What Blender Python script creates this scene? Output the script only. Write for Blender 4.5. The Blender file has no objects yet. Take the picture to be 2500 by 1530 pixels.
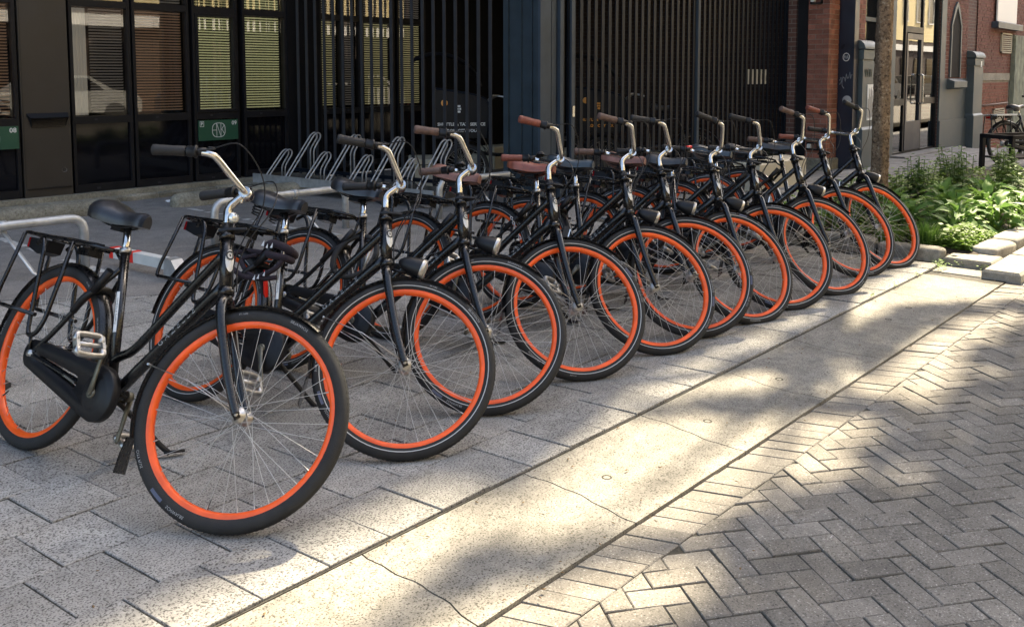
import bpy, math, random
from mathutils import Vector, Matrix, Quaternion
rnd = random.Random(7)
scene = bpy.context.scene
COL = scene.collection
R = math.radians

# ------------------------------------------------------------------ camera, sky, sun, exposure
PSI, PITCH, CAMH, FOC = 0.848, 0.084, 1.44, 2213.0
cam_d = bpy.data.cameras.new('camera'); cam = bpy.data.objects.new('camera', cam_d); COL.objects.link(cam)
cam_d.sensor_fit = 'HORIZONTAL'; cam_d.sensor_width = 36.0; cam_d.lens = 36.0 * FOC / 2500.0
cam_d.shift_x = (1250 - 1267) / 2500.0; cam_d.shift_y = -(765 - 371) / 2500.0
cam_d.clip_start = 0.05; cam_d.clip_end = 600
FWH = Vector((math.sin(PSI), math.cos(PSI), 0)); RGT = Vector((math.cos(PSI), -math.sin(PSI), 0))
FWD = FWH * math.cos(PITCH) + Vector((0, 0, -math.sin(PITCH))); UPV = FWH * math.sin(PITCH) + Vector((0, 0, math.cos(PITCH)))
cam.matrix_world = Matrix(((RGT.x, UPV.x, -FWD.x, 0), (RGT.y, UPV.y, -FWD.y, 0), (RGT.z, UPV.z, -FWD.z, CAMH), (0, 0, 0, 1)))
scene.camera = cam

EL = R(45); AZ = Vector((0.96, 0.28, 0))
SUN = Vector((AZ.x * math.cos(EL), AZ.y * math.cos(EL), math.sin(EL)))
world = bpy.data.worlds.new('World'); scene.world = world; world.use_nodes = True
wn = world.node_tree; sky = wn.nodes.new('ShaderNodeTexSky'); sky.sky_type = 'NISHITA'; sky.sun_disc = False
sky.sun_elevation = EL; sky.sun_rotation = math.atan2(SUN.x, SUN.y); sky.air_density = 1.0; sky.dust_density = 4.0; sky.ozone_density = 1.0
tint = wn.nodes.new('ShaderNodeVectorMath'); tint.operation = 'MULTIPLY'; tint.inputs[1].default_value = (1.03, .99, .92)   # hazy, slightly warm city sky
wn.links.new(sky.outputs[0], tint.inputs[0]); wn.links.new(tint.outputs[0], wn.nodes['Background'].inputs[0]); wn.nodes['Background'].inputs[1].default_value = 0.13
sun_d = bpy.data.lights.new('sun', 'SUN'); sun_d.energy = 4.6; sun_d.angle = R(1.0); sun_d.color = (1.0, 0.86, 0.62)
sun = bpy.data.objects.new('sun', sun_d); COL.objects.link(sun); sun.rotation_euler = SUN.to_track_quat('Z', 'Y').to_euler(); sun.location = (10, 10, 20)
vs = scene.view_settings; vs.view_transform = 'Standard'; vs.look = 'None'; vs.gamma = 1.0; vs.use_curve_mapping = False
vs.exposure = 2.35
scene.cycles.max_bounces = 6; scene.cycles.diffuse_bounces = 3; scene.cycles.glossy_bounces = 3; scene.cycles.transmission_bounces = 4; scene.cycles.transparent_max_bounces = 12
scene.cycles.caustics_reflective = False; scene.cycles.caustics_refractive = False

# ------------------------------------------------------------------ materials
MATS = {}
def nodes(name):
    m = bpy.data.materials.new(name); m.use_nodes = True; MATS[name] = m
    nt = m.node_tree; return m, nt, nt.nodes, nt.links, nt.nodes['Principled BSDF']
def plain(name, col, rough=.5, metal=0., coat=0., spec=.5, noise=0., nscale=40., bump=0., bscale=200., emit=0.):
    m, nt, N, L, b = nodes(name)
    b.inputs['Base Color'].default_value = (*col, 1); b.inputs['Roughness'].default_value = rough; b.inputs['Metallic'].default_value = metal
    b.inputs['Coat Weight'].default_value = coat; b.inputs['Coat Roughness'].default_value = .08; b.inputs['Specular IOR Level'].default_value = spec
    if noise or bump:
        tc = N.new('ShaderNodeTexCoord')
    if noise:
        n = N.new('ShaderNodeTexNoise'); n.inputs['Scale'].default_value = nscale; n.inputs['Detail'].default_value = 5; L.new(tc.outputs['Object'], n.inputs['Vector'])
        r = N.new('ShaderNodeMapRange'); r.inputs['From Min'].default_value = .3; r.inputs['From Max'].default_value = .7; r.inputs['To Min'].default_value = 1 - noise; r.inputs['To Max'].default_value = 1 + noise
        L.new(n.outputs['Fac'], r.inputs['Value'])
        mx = N.new('ShaderNodeVectorMath'); mx.operation = 'SCALE'; mx.inputs[0].default_value = col; L.new(r.outputs[0], mx.inputs['Scale']); L.new(mx.outputs[0], b.inputs['Base Color'])
        r2 = N.new('ShaderNodeMapRange'); r2.inputs['To Min'].default_value = max(.02, rough - .12); r2.inputs['To Max'].default_value = min(1, rough + .15); L.new(n.outputs['Fac'], r2.inputs['Value']); L.new(r2.outputs[0], b.inputs['Roughness'])
    if bump:
        n2 = N.new('ShaderNodeTexNoise'); n2.inputs['Scale'].default_value = bscale; n2.inputs['Detail'].default_value = 4; L.new(tc.outputs['Object'], n2.inputs['Vector'])
        bp = N.new('ShaderNodeBump'); bp.inputs['Strength'].default_value = bump; bp.inputs['Distance'].default_value = .004; L.new(n2.outputs['Fac'], bp.inputs['Height']); L.new(bp.outputs[0], b.inputs['Normal'])
    if emit:
        b.inputs['Emission Color'].default_value = (*col, 1); b.inputs['Emission Strength'].default_value = emit
    return m
def stone(name, base, dark, light, sp=230., dth=.42, lth=.66, blotch=.18, rand=.12, rough=.9, bump=.6, big=3.):
    """speckled mineral surface in world coordinates: base + dark pores + pale grains + wide dirty blotches + per-piece tone"""
    m, nt, N, L, b = nodes(name)
    geo = N.new('ShaderNodeNewGeometry'); oi = N.new('ShaderNodeObjectInfo')
    n1 = N.new('ShaderNodeTexNoise'); n1.inputs['Scale'].default_value = sp; n1.inputs['Detail'].default_value = 3; n1.inputs['Roughness'].default_value = .6
    n2 = N.new('ShaderNodeTexNoise'); n2.inputs['Scale'].default_value = big; n2.inputs['Detail'].default_value = 6; n2.inputs['Roughness'].default_value = .62
    n3 = N.new('ShaderNodeTexNoise'); n3.inputs['Scale'].default_value = big * 9; n3.inputs['Detail'].default_value = 4
    for n in (n1, n2, n3): L.new(geo.outputs['Position'], n.inputs['Vector'])
    cr = N.new('ShaderNodeValToRGB'); e = cr.color_ramp.elements; e[0].position = dth - .09; e[0].color = (*dark, 1); e[1].position = dth + .02; e[1].color = (*base, 1)
    e2 = e.new(lth); e2.color = (*base, 1); e3 = e.new(min(.99, lth + .09)); e3.color = (*light, 1); L.new(n1.outputs['Fac'], cr.inputs['Fac'])
    a = N.new('ShaderNodeMapRange'); a.inputs['From Min'].default_value = .3; a.inputs['From Max'].default_value = .7; a.inputs['To Min'].default_value = 1 - blotch; a.inputs['To Max'].default_value = 1 + blotch; L.new(n2.outputs['Fac'], a.inputs['Value'])
    c = N.new('ShaderNodeMapRange'); c.inputs['From Min'].default_value = .3; c.inputs['From Max'].default_value = .7; c.inputs['To Min'].default_value = 1 - blotch * .6; c.inputs['To Max'].default_value = 1 + blotch * .6; L.new(n3.outputs['Fac'], c.inputs['Value'])
    d = N.new('ShaderNodeMapRange'); d.inputs['To Min'].default_value = 1 - rand; d.inputs['To Max'].default_value = 1 + rand; L.new(oi.outputs['Random'], d.inputs['Value'])
    m1 = N.new('ShaderNodeMath'); m1.operation = 'MULTIPLY'; L.new(a.outputs[0], m1.inputs[0]); L.new(c.outputs[0], m1.inputs[1])
    m2 = N.new('ShaderNodeMath'); m2.operation = 'MULTIPLY'; L.new(m1.outputs[0], m2.inputs[0]); L.new(d.outputs[0], m2.inputs[1])
    s = N.new('ShaderNodeVectorMath'); s.operation = 'SCALE'; L.new(cr.outputs[0], s.inputs[0]); L.new(m2.outputs[0], s.inputs['Scale']); L.new(s.outputs[0], b.inputs['Base Color'])
    b.inputs['Roughness'].default_value = rough; b.inputs['Specular IOR Level'].default_value = .25
    bp = N.new('ShaderNodeBump'); bp.inputs['Strength'].default_value = bump; bp.inputs['Distance'].default_value = .003; L.new(n1.outputs['Fac'], bp.inputs['Height']); L.new(bp.outputs[0], b.inputs['Normal'])
    return m
def glassmat(name, tint=(.55, .6, .58), refl=.22):
    m = bpy.data.materials.new(name); m.use_nodes = True; MATS[name] = m; nt = m.node_tree; N, L = nt.nodes, nt.links; N.clear()
    out = N.new('ShaderNodeOutputMaterial'); mix = N.new('ShaderNodeMixShader'); tr = N.new('ShaderNodeBsdfTransparent'); gl = N.new('ShaderNodeBsdfGlossy')
    tr.inputs[0].default_value = (*tint, 1); gl.inputs[0].default_value = (1, 1, 1, 1); gl.inputs['Roughness'].default_value = .015
    fr = N.new('ShaderNodeFresnel'); fr.inputs['IOR'].default_value = 1.5; ad = N.new('ShaderNodeMath'); ad.operation = 'ADD'; ad.use_clamp = True; ad.inputs[1].default_value = refl
    n = N.new('ShaderNodeTexNoise'); n.inputs['Scale'].default_value = 1.6; tc = N.new('ShaderNodeTexCoord'); L.new(tc.outputs['Object'], n.inputs['Vector'])
    bp = N.new('ShaderNodeBump'); bp.inputs['Strength'].default_value = .10; bp.inputs['Distance'].default_value = .004; L.new(n.outputs['Fac'], bp.inputs['Height']); L.new(bp.outputs[0], gl.inputs['Normal'])
    L.new(fr.outputs[0], ad.inputs[0]); L.new(ad.outputs[0], mix.inputs[0]); L.new(tr.outputs[0], mix.inputs[1]); L.new(gl.outputs[0], mix.inputs[2]); L.new(mix.outputs[0], out.inputs[0])
    return m
def leafmat(name, c1, c2, trans=.35):
    m, nt, N, L, b = nodes(name)
    oi = N.new('ShaderNodeObjectInfo'); geo = N.new('ShaderNodeNewGeometry'); n = N.new('ShaderNodeTexNoise'); n.inputs['Scale'].default_value = 9; n.inputs['Detail'].default_value = 3; L.new(geo.outputs['Position'], n.inputs['Vector'])
    ad = N.new('ShaderNodeMath'); ad.operation = 'MULTIPLY_ADD'; ad.inputs[1].default_value = .45; L.new(oi.outputs['Random'], ad.inputs[0]); mu = N.new('ShaderNodeMath'); mu.operation = 'MULTIPLY'; mu.inputs[1].default_value = .6; L.new(n.outputs['Fac'], mu.inputs[0]); L.new(mu.outputs[0], ad.inputs[2])
    cr = N.new('ShaderNodeValToRGB'); cr.color_ramp.elements[0].position = .2; cr.color_ramp.elements[0].color = (*c1, 1); cr.color_ramp.elements[1].position = .75; cr.color_ramp.elements[1].color = (*c2, 1); L.new(ad.outputs[0], cr.inputs[0]); L.new(cr.outputs[0], b.inputs['Base Color'])
    b.inputs['Roughness'].default_value = .58; b.inputs['Specular IOR Level'].default_value = .3
    tl = N.new('ShaderNodeBsdfTranslucent'); L.new(cr.outputs[0], tl.inputs[0]); mx = N.new('ShaderNodeMixShader'); mx.inputs[0].default_value = trans
    L.new(b.outputs[0], mx.inputs[1]); L.new(tl.outputs[0], mx.inputs[2]); L.new(mx.outputs[0], N['Material Output'].inputs[0])
    return m
def brickwall(name, c1, c2, mortar, scale=1.):
    """tiny brick courses for walls too far to build one by one"""
    m, nt, N, L, b = nodes(name)
    tc = N.new('ShaderNodeTexCoord'); br = N.new('ShaderNodeTexBrick'); br.inputs['Scale'].default_value = scale; br.inputs['Brick Width'].default_value = .21; br.inputs['Row Height'].default_value = .07; br.inputs['Mortar Size'].default_value = .007
    br.inputs['Color1'].default_value = (*c1, 1); br.inputs['Color2'].default_value = (*c2, 1); br.inputs['Mortar'].default_value = (*mortar, 1)
    sp = N.new('ShaderNodeSeparateXYZ'); cb = N.new('ShaderNodeCombineXYZ'); su = N.new('ShaderNodeMath'); su.operation = 'ADD'
    L.new(tc.outputs['Object'], sp.inputs[0]); L.new(sp.outputs[0], su.inputs[0]); L.new(sp.outputs[1], su.inputs[1]); L.new(su.outputs[0], cb.inputs[0]); L.new(sp.outputs[2], cb.inputs[1]); L.new(cb.outputs[0], br.inputs['Vector']); L.new(br.outputs['Color'], b.inputs['Base Color'])
    b.inputs['Roughness'].default_value = .9
    bp = N.new('ShaderNodeBump'); bp.inputs['Strength'].default_value = .6; bp.inputs['Distance'].default_value = .01; bp.invert = True; L.new(br.outputs['Fac'], bp.inputs['Height']); L.new(bp.outputs[0], b.inputs['Normal'])
    return m

stone('paving_concrete', (.30, .29, .268), (.078, .074, .068), (.38, .37, .345), sp=150, dth=.475, lth=.62, blotch=.22, rand=.13, big=2.2)
stone('gutter_concrete', (.235, .22, .19), (.07, .064, .052), (.34, .32, .27), sp=160, dth=.455, lth=.62, blotch=.26, rand=.06, big=2.)
stone('road_brick', (.185, .170, .148), (.075, .069, .06), (.44, .42, .38), sp=150, dth=.42, lth=.61, blotch=.2, rand=.17)
stone('joint_sand', (.050, .046, .038), (.022, .02, .017), (.10, .092, .075), sp=120, blotch=.4)
stone('asphalt', (.21, .197, .182), (.07, .067, .063), (.27, .26, .24), sp=140, dth=.44, lth=.6, blotch=.25, big=.8)
stone('sidewalk_stone', (.20, .195, .19), (.12, .12, .115), (.30, .29, .28), sp=60, blotch=.28, big=1.2)
stone('kerb_stone', (.27, .25, .21), (.14, .13, .105), (.40, .38, .33), sp=150, blotch=.3, big=3.5, rand=.15)
stone('mossy_concrete', (.20, .185, .145), (.10, .10, .06), (.32, .30, .26), sp=90, blotch=.4, big=4, rand=.2)
stone('soil', (.05, .036, .025), (.02, .015, .01), (.12, .09, .06), sp=60, blotch=.4)
stone('far_ground', (.14, .135, .13), (.09, .09, .085), (.2, .19, .18), sp=20, blotch=.2)
stone('bark', (.20, .135, .085), (.07, .045, .03), (.33, .27, .2), sp=38, dth=.45, lth=.58, blotch=.35, big=7, bump=1.)
stone('red_brick', (.25, .105, .075), (.13, .045, .033), (.30, .15, .11), sp=80, blotch=.22, rand=.28, big=6)
stone('purple_brick', (.19, .088, .072), (.08, .035, .03), (.23, .12, .1), sp=80, blotch=.25, rand=.35, big=6)
stone('mortar', (.30, .27, .24), (.2, .18, .15), (.36, .34, .3), sp=120)
brickwall('shaded_brick', (.05, .028, .02), (.035, .02, .016), (.06, .05, .04))  # darker brown brick, with the shade on the wall put into its colour
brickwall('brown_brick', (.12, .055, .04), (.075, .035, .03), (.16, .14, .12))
plain('black_paint', (.0045, .0045, .005), .27, coat=.25, spec=.4, noise=.2, nscale=60)
plain('rubber', (.019, .0185, .018), .78, noise=.35, nscale=25, bump=.5, bscale=320)
plain('tread_rubber', (.028, .027, .026), .85, noise=.4, nscale=30, bump=.9, bscale=160)
plain('black_plastic', (.008, .008, .009), .45, spec=.35, noise=.25, nscale=50)
plain('orange_enamel', (.88, .105, .008), .4, coat=.1, noise=.16, nscale=14)
plain('chrome', (.62, .61, .58), .2, metal=1., noise=.14, nscale=50)
plain('alloy', (.46, .45, .43), .38, metal=1., noise=.2, nscale=60)
plain('spoke_steel', (.5, .5, .48), .4, metal=.6)
plain('dull_crank', (.17, .16, .125), .5, metal=.8, noise=.3, nscale=40)
plain('reflective_white', (.40, .40, .39), .5)
plain('print_white', (.72, .72, .7), .55)
plain('print_grey', (.33, .33, .33), .6)
plain('label_blue', (.07, .08, .13), .5)
plain('print_black', (.01, .01, .01), .6)
plain('badge_silver', (.55, .55, .52), .35, metal=.3)
plain('black_vinyl', (.017, .018, .021), .36, coat=.15, noise=.25, nscale=20)
plain('slate_vinyl', (.032, .045, .055), .38, coat=.1, noise=.2, nscale=20)
plain('grey_vinyl', (.045, .045, .048), .45, noise=.2, nscale=20)
plain('brown_leather', (.25, .070, .038), .42, coat=.1, noise=.22, nscale=25, bump=.25, bscale=120)
plain('tan_leather', (.21, .095, .07), .5, noise=.25, nscale=25, bump=.25, bscale=120)
plain('brown_grip', (.105, .062, .048), .6, noise=.3, nscale=60, bump=.6, bscale=300)
plain('red_brown_grip', (.20, .055, .035), .55, noise=.25, nscale=60, bump=.6, bscale=300)
plain('black_grip', (.011, .011, .012), .62, noise=.3, nscale=60, bump=.6, bscale=300)
plain('red_lens', (.35, .006, .01), .15, coat=.5)
plain('red_tag', (.75, .02, .01), .4)
plain('lamp_glass', (.7, .72, .7), .08, metal=.6)
plain('dry_leaf', (.16, .10, .045), .8)
plain('purple_cloth', (.022, .014, .02), .95, noise=.3, nscale=60, bump=.8, bscale=200)
plain('galvanised', (.42, .43, .43), .42, metal=.55, noise=.22, nscale=14)
plain('white_enamel', (.62, .62, .59), .4, noise=.12, nscale=8)
plain('rack_steel', (.38, .38, .38), .5, metal=.4, noise=.3, nscale=20)
plain('rusty_tray', (.085, .075, .062), .7, metal=.2, noise=.5, nscale=9)
plain('dark_frame', (.012, .012, .014), .38, spec=.18, noise=.2, nscale=8)
plain('bronze_panel', (.032, .027, .023), .42, noise=.18, nscale=2.5, bump=.15, bscale=3)
plain('black_glass', (.004, .004, .006), .06, spec=.35)
plain('fin_paint', (.0065, .009, .015), .42, spec=.18, noise=.2, nscale=6)
plain('bar_grey', (.030, .031, .035), .45, spec=.25, noise=.2, nscale=6)
plain('blue_steel', (.033, .046, .056), .38, spec=.18, noise=.15, nscale=4)
plain('grey_steel', (.048, .062, .080), .42, spec=.18, noise=.15, nscale=4)
plain('navy_paint', (.010, .014, .028), .35, noise=.2, nscale=4)
plain('grey_paint', (.058, .074, .082), .5, noise=.12, nscale=3, bump=.3, bscale=25)
plain('green_sign', (.014, .075, .042), .4)
plain('blind_grey', (.22, .20, .18), .6, emit=.05)  # slats glow slightly: room light put into the material
plain('blind_brown', (.27, .17, .11), .6, emit=.06)  # small emission in place of a lamp in the room
plain('blind_green', (.40, .40, .22), .6, emit=.13)  # strongest glow of the blinds, standing in for a lit room
plain('blind_olive', (.36, .33, .18), .6, emit=.09)  # glow stands in for indoor light on the slats
plain('curtain', (.46, .44, .40), .9, emit=.05)  # faint emission put in as light from indoors
plain('room_dark', (.02, .018, .016), .9, spec=.18)
plain('dark_wall', (.004, .004, .0052), .7, spec=.18)
plain('cream_plaster', (.80, .66, .36), .9, noise=.06, nscale=.6)
plain('white_trim', (.8, .78, .74), .6)
plain('shop_orange', (.80, .26, .06), .6)
plain('trouser_cloth', (.012, .013, .018), .9, bump=.5, bscale=80)
plain('shoe_leather', (.012, .012, .012), .45)
plain('skin', (.5, .3, .22), .55)
plain('hair', (.03, .02, .015), .6)
plain('emblem_orange', (.75, .33, .06), .5)
plain('pale_ledge', (.42, .38, .29), .7)
plain('old_green_wood', (.17, .185, .14), .8, noise=.45, nscale=5)
plain('litter_white', (.7, .72, .74), .7)
plain('worn_paint', (.42, .41, .38), .8, noise=.35, nscale=20)
leafmat('broad_leaf', (.06, .135, .035), (.19, .32, .07), .35)
leafmat('young_leaf', (.08, .16, .025), (.24, .36, .06), .4)
leafmat('grass_blade', (.06, .13, .02), (.16, .27, .05), .35)
leafmat('dark_leaf', (.055, .11, .03), (.15, .24, .06))
leafmat('crown_leaf', (.03, .07, .015), (.08, .14, .03), .15)
glassmat('window_glass', (.78, .78, .75), .10)
glassmat('shop_glass', (.35, .35, .35), .12)
MT = lambda n: MATS[n]

# ------------------------------------------------------------------ mesh helpers
class MB:
    def __init__(s): s.v = []; s.f = []; s.sm = []
    def add(s, vs, fs, smooth=False):
        o = len(s.v); s.v += [tuple(v) for v in vs]; s.f += [tuple(i + o for i in f) for f in fs]; s.sm += [smooth] * len(fs); return s
    def box(s, a, b, rot=None, piv=None):
        x0, y0, z0 = a; x1, y1, z1 = b
        vs = [Vector(p) for p in ((x0,y0,z0),(x1,y0,z0),(x1,y1,z0),(x0,y1,z0),(x0,y0,z1),(x1,y0,z1),(x1,y1,z1),(x0,y1,z1))]
        if rot is not None:
            c = Vector(piv) if piv else (Vector(a) + Vector(b)) / 2
            vs = [c + rot @ (v - c) for v in vs]
        return s.add(vs, [(0,3,2,1),(4,5,6,7),(0,1,5,4),(1,2,6,5),(2,3,7,6),(3,0,4,7)])
    def bbox(s, a, b, bev):
        """box with a chamfered top edge"""
        x0, y0, z0 = a; x1, y1, z1 = b; e = bev
        vs = [(x0,y0,z0),(x1,y0,z0),(x1,y1,z0),(x0,y1,z0),(x0,y0,z1-e),(x1,y0,z1-e),(x1,y1,z1-e),(x0,y1,z1-e),(x0+e,y0+e,z1),(x1-e,y0+e,z1),(x1-e,y1-e,z1),(x0+e,y1-e,z1)]
        return s.add(vs, [(0,3,2,1),(0,1,5,4),(1,2,6,5),(2,3,7,6),(3,0,4,7),(4,5,9,8),(5,6,10,9),(6,7,11,10),(7,4,8,11),(8,9,10,11)])
    def tube(s, path, r, n=8, caps=True, flat=1.0, up=None, smooth=True):
        P = [Vector(p) for p in path]; k = len(P); rr = r if isinstance(r, (list, tuple)) else [r] * k
        T = []
        for i in range(k):
            t = (P[min(i+1, k-1)] - P[max(i-1, 0)]); T.append(t.normalized() if t.length > 1e-9 else Vector((0, 0, 1)))
        u = Vector(up) if up else (Vector((0, 0, 1)) if abs(T[0].z) < .9 else Vector((1, 0, 0)))
        u = (u - T[0] * u.dot(T[0])).normalized(); vs = []
        for i in range(k):
            u = (u - T[i] * u.dot(T[i])).normalized(); w = T[i].cross(u)
            for j in range(n):
                a = 2 * math.pi * j / n; vs.append(P[i] + (u * math.cos(a) * flat + w * math.sin(a)) * rr[i])
        fs = [(i*n+j, i*n+(j+1) % n, (i+1)*n+(j+1) % n, (i+1)*n+j) for i in range(k-1) for j in range(n)]
        s.add(vs, fs, smooth)
        if caps:
            o = len(s.v) - k * n
            s.f.append(tuple(o + j for j in range(n))[::-1]); s.sm.append(False); s.f.append(tuple(o + (k-1)*n + j for j in range(n))); s.sm.append(False)
        return s
    def lathe(s, prof, c, axis, n=24, a0=0, a1=2*math.pi, closed_prof=False, smooth=True):
        """prof: list of (along axis, radius)"""
        c = Vector(c); A = Vector(axis).normalized(); u = A.orthogonal().normalized(); w = A.cross(u); k = len(prof); full = abs(a1 - a0 - 2*math.pi) < 1e-6; m = n if full else n + 1; vs = []
        for i in range(m):
            a = a0 + (a1 - a0) * i / n; d = u * math.cos(a) + w * math.sin(a)
            for h, r in prof: vs.append(c + A * h + d * r)
        fs = []
        for i in range(n):
            i2 = (i + 1) % m if full else i + 1
            for j in range(k if closed_prof else k - 1):
                j2 = (j + 1) % k; fs.append((i*k+j, i2*k+j, i2*k+j2, i*k+j2))
        return s.add(vs, fs, smooth)
    def prism(s, poly, y0, y1, tf):
        """poly of 2d points extruded between y0 and y1; tf(x, z, y) -> 3d"""
        k = len(poly); vs = [tf(p[0], p[1], y0) for p in poly] + [tf(p[0], p[1], y1) for p in poly]
        fs = [tuple(range(k)), tuple(range(2*k-1, k-1, -1))] + [(i, i+k, (i+1) % k + k, (i+1) % k) for i in range(k)]
        return s.add(vs, fs)
    def mesh(s, name, mat=None):
        me = bpy.data.meshes.new(name); me.from_pydata(s.v, [], s.f); me.validate(); me.polygons.foreach_set('use_smooth', s.sm[:len(me.polygons)] if len(s.sm) >= len(me.polygons) else [False]*len(me.polygons))
        if mat: me.materials.append(MT(mat))
        me.update(); return me
def ob(name, data, parent=None, mat=None, loc=None, mx=None, kind=None):
    if isinstance(data, MB): data = data.mesh(name, mat); mat = None
    o = bpy.data.objects.new(name, data); COL.objects.link(o)
    if parent: o.parent = parent
    if mx is not None: o.matrix_local = mx
    elif loc is not None: o.location = loc
    if mat:
        if not data.materials: data.materials.append(None)
        o.material_slots[0].link = 'OBJECT'; o.material_slots[0].material = MT(mat)
    if kind: o['kind'] = kind
    return o
def tag(o, label, cat, group=None):
    o['label'] = label; o['category'] = cat
    if group: o['group'] = group
    return o
def thing(name, label, cat, loc=(0, 0, 0), rz=0, group=None):
    o = bpy.data.objects.new(name, None); COL.objects.link(o); o.location = loc; o.rotation_euler = (0, 0, rz); o.empty_display_size = .1
    return tag(o, label, cat, group)
def struct(name, mb, mat): return ob(name, mb, None, mat, kind='structure')
def bez(pts, n=6):
    """Catmull-Rom through points"""
    P = [Vector(p) for p in pts]; Q = [P[0]*2 - P[1]] + P + [P[-1]*2 - P[-2]]; out = []
    for i in range(1, len(Q) - 2):
        a, b, c, d = Q[i-1], Q[i], Q[i+1], Q[i+2]
        for k in range(n):
            t = k / n; out.append(.5 * ((2*b) + (c - a)*t + (2*a - 5*b + 4*c - d)*t*t + (3*b - a - 3*c + d)*t**3))
    out.append(P[-1]); return out
def fillet(pts, r, n=4):
    """polyline with rounded corners"""
    P = [Vector(p) for p in pts]; out = [P[0]]
    for i in range(1, len(P) - 1):
        a = (P[i-1] - P[i]); b = (P[i+1] - P[i]); q = min(r, a.length*.49, b.length*.49); s_ = P[i] + a.normalized()*q; e = P[i] + b.normalized()*q
        for k in range(n + 1):
            t = k / n; out.append((1-t)**2*s_ + 2*t*(1-t)*P[i] + t*t*e)
    out.append(P[-1]); return out
def text_mb(body, size, spacing=1.0, align='CENTER', thick=0.0):
    c = bpy.data.curves.new('txt', 'FONT'); c.body = body; c.size = size; c.align_x = align; c.align_y = 'CENTER'; c.space_character = spacing; c.resolution_u = 2; c.offset = thick
    o = bpy.data.objects.new('txt', c); COL.objects.link(o); dg = bpy.context.evaluated_depsgraph_get(); me = bpy.data.meshes.new_from_object(o.evaluated_get(dg))
    mb = MB(); mb.add([v.co.copy() for v in me.vertices], [tuple(p.vertices) for p in me.polygons])
    bpy.data.objects.remove(o); bpy.data.curves.remove(c); bpy.data.meshes.remove(me); return mb
def mapv(mb, fn): mb.v = [tuple(fn(Vector(v))) for v in mb.v]; return mb
def pix(p):
    d = Vector(p) - Vector((0, 0, CAMH)); z = d.dot(FWD)
    return (1267 + FOC * d.dot(RGT) / z, 371 - FOC * d.dot(UPV) / z, z) if z > .1 else (-1e6, 0, z)
def inview(p, m=0):
    x, y, z = pix(p); return z > .1 and -m < x < 2500 + m and -m < y < 1530 + m

# ------------------------------------------------------------------ ground
struct('ground', MB().box((-60, -60, -.9), (140, 60, -.34)), 'far_ground')
KY = 2.108                       # kerb line: pavement edge / gutter
GY = 1.592                       # gutter outer edge
# asphalt yard behind the pavement; its ragged edge lies over the last tiles
def asphalt_edge(x): return 5.5 + .8 * max(0, 3.03 - x)
mb = MB(); xs = [-3 + .25 * i for i in range(67)]
top = [(x, asphalt_edge(x) + .025 * math.sin(x * 7) + .02 * math.sin(x * 17 + 1), .0045) for x in xs]
vs = []
for p in top: vs += [p, (p[0], p[1], -.03), (p[0], 10.6, .0045)]
k = len(top); mb.add(vs, [(i*3, (i+1)*3, (i+1)*3+2, i*3+2) for i in range(k-1)] + [(i*3+1, (i+1)*3+1, (i+1)*3, i*3) for i in range(k-1)])
yard = struct('asphalt_yard', mb, 'asphalt')
# painted bay lines, worn
for i, (x, y0, y1) in enumerate(((2.9, 6.3, 9.1), (4.93, 6.6, 9.1), (6.05, 6.2, 7.0))):
    m = MB(); n = 28
    for j in range(n):
        if rnd.random() < .22: continue
        a = y0 + (y1 - y0) * j / n; b = y0 + (y1 - y0) * (j + 1) / n
        m.add([(x - .035 + rnd.uniform(-.008, .008), a, .0085), (x + .035 + rnd.uniform(-.01, .01), a, .0085), (x + .035 + rnd.uniform(-.01, .01), b, .0085), (x - .035, b, .0085)], [(0, 1, 2, 3)])
    ob('bay_line', m, yard, 'worn_paint')

# pavement: bed plus single tiles
pav = struct('pavement', MB().box((-4, KY - .004, -.13), (7.36, 6.9, -.0055)), 'joint_sand')
TW, TD, SK = .2285, .2975, -.03
def tile_mesh(seed):
    q = random.Random(seed); g = .0026; e = .0022; h = .06
    def P(u, w, z): return (u * 1.0 + (w / TD) * SK, w, z)
    a, b, c, d = g, TW - g, g * 1.35, TD - g * 1.35
    j = lambda: q.uniform(-.0018, .0018)
    o = [(a + j(), c + j()), (b + j(), c + j()), (b + j(), d + j()), (a + j(), d + j())]
    ins = [(1, 1), (-1, 1), (-1, -1), (1, -1)]
    vs = [P(u, w, -h) for u, w in o] + [P(u, w, -e) for u, w in o] + [P(o[i][0] + e * ins[i][0], o[i][1] + e * ins[i][1], 0) for i in range(4)]
    return MB().add(vs, [(0,1,5,4),(1,2,6,5),(2,3,7,6),(3,0,4,7),(4,5,9,8),(5,6,10,9),(6,7,11,10),(7,4,8,11),(8,9,10,11)])
TM = [tile_mesh(i) for i in range(6)]; TMM = [t.mesh('tile', 'paving_concrete') for t in TM]
spots = []
for r_ in range(-0, 15):
    y = KY + r_ * TD; off = (.5 * TW if r_ % 2 else 0) + SK * r_
    for c_ in range(-20, 45):
        x = 1.323 + c_ * TW + off
        if x < -3.6 or x > 7.3: continue
        if y + TD * .2 > asphalt_edge(x) + .35: continue
        if x + TW > 7.36: continue
        spots.append((x, y, r_, c_))
spots.sort(key=lambda s: (not inview((s[0] + .1, s[1] + .15, 0), 60), (s[0])**2 + s[1]**2))
rest = MB()
for i, (x, y, r_, c_) in enumerate(spots):
    dz = rnd.uniform(-.003, .002); t = rnd.randrange(6)
    if r_ == 0: dz += .004
    tilt = Matrix.Rotation(rnd.uniform(-.006, .006), 3, 'X') @ Matrix.Rotation(rnd.uniform(-.006, .006), 3, 'Y')
    if i < 300:
        o = ob('paving_tile', TMM[t], pav, loc=(x, y, dz)); o.rotation_euler = tilt.to_euler()
    else:
        rest.add([tilt @ Vector(v) + Vector((x, y, dz)) for v in TM[t].v], TM[t].f)
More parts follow.
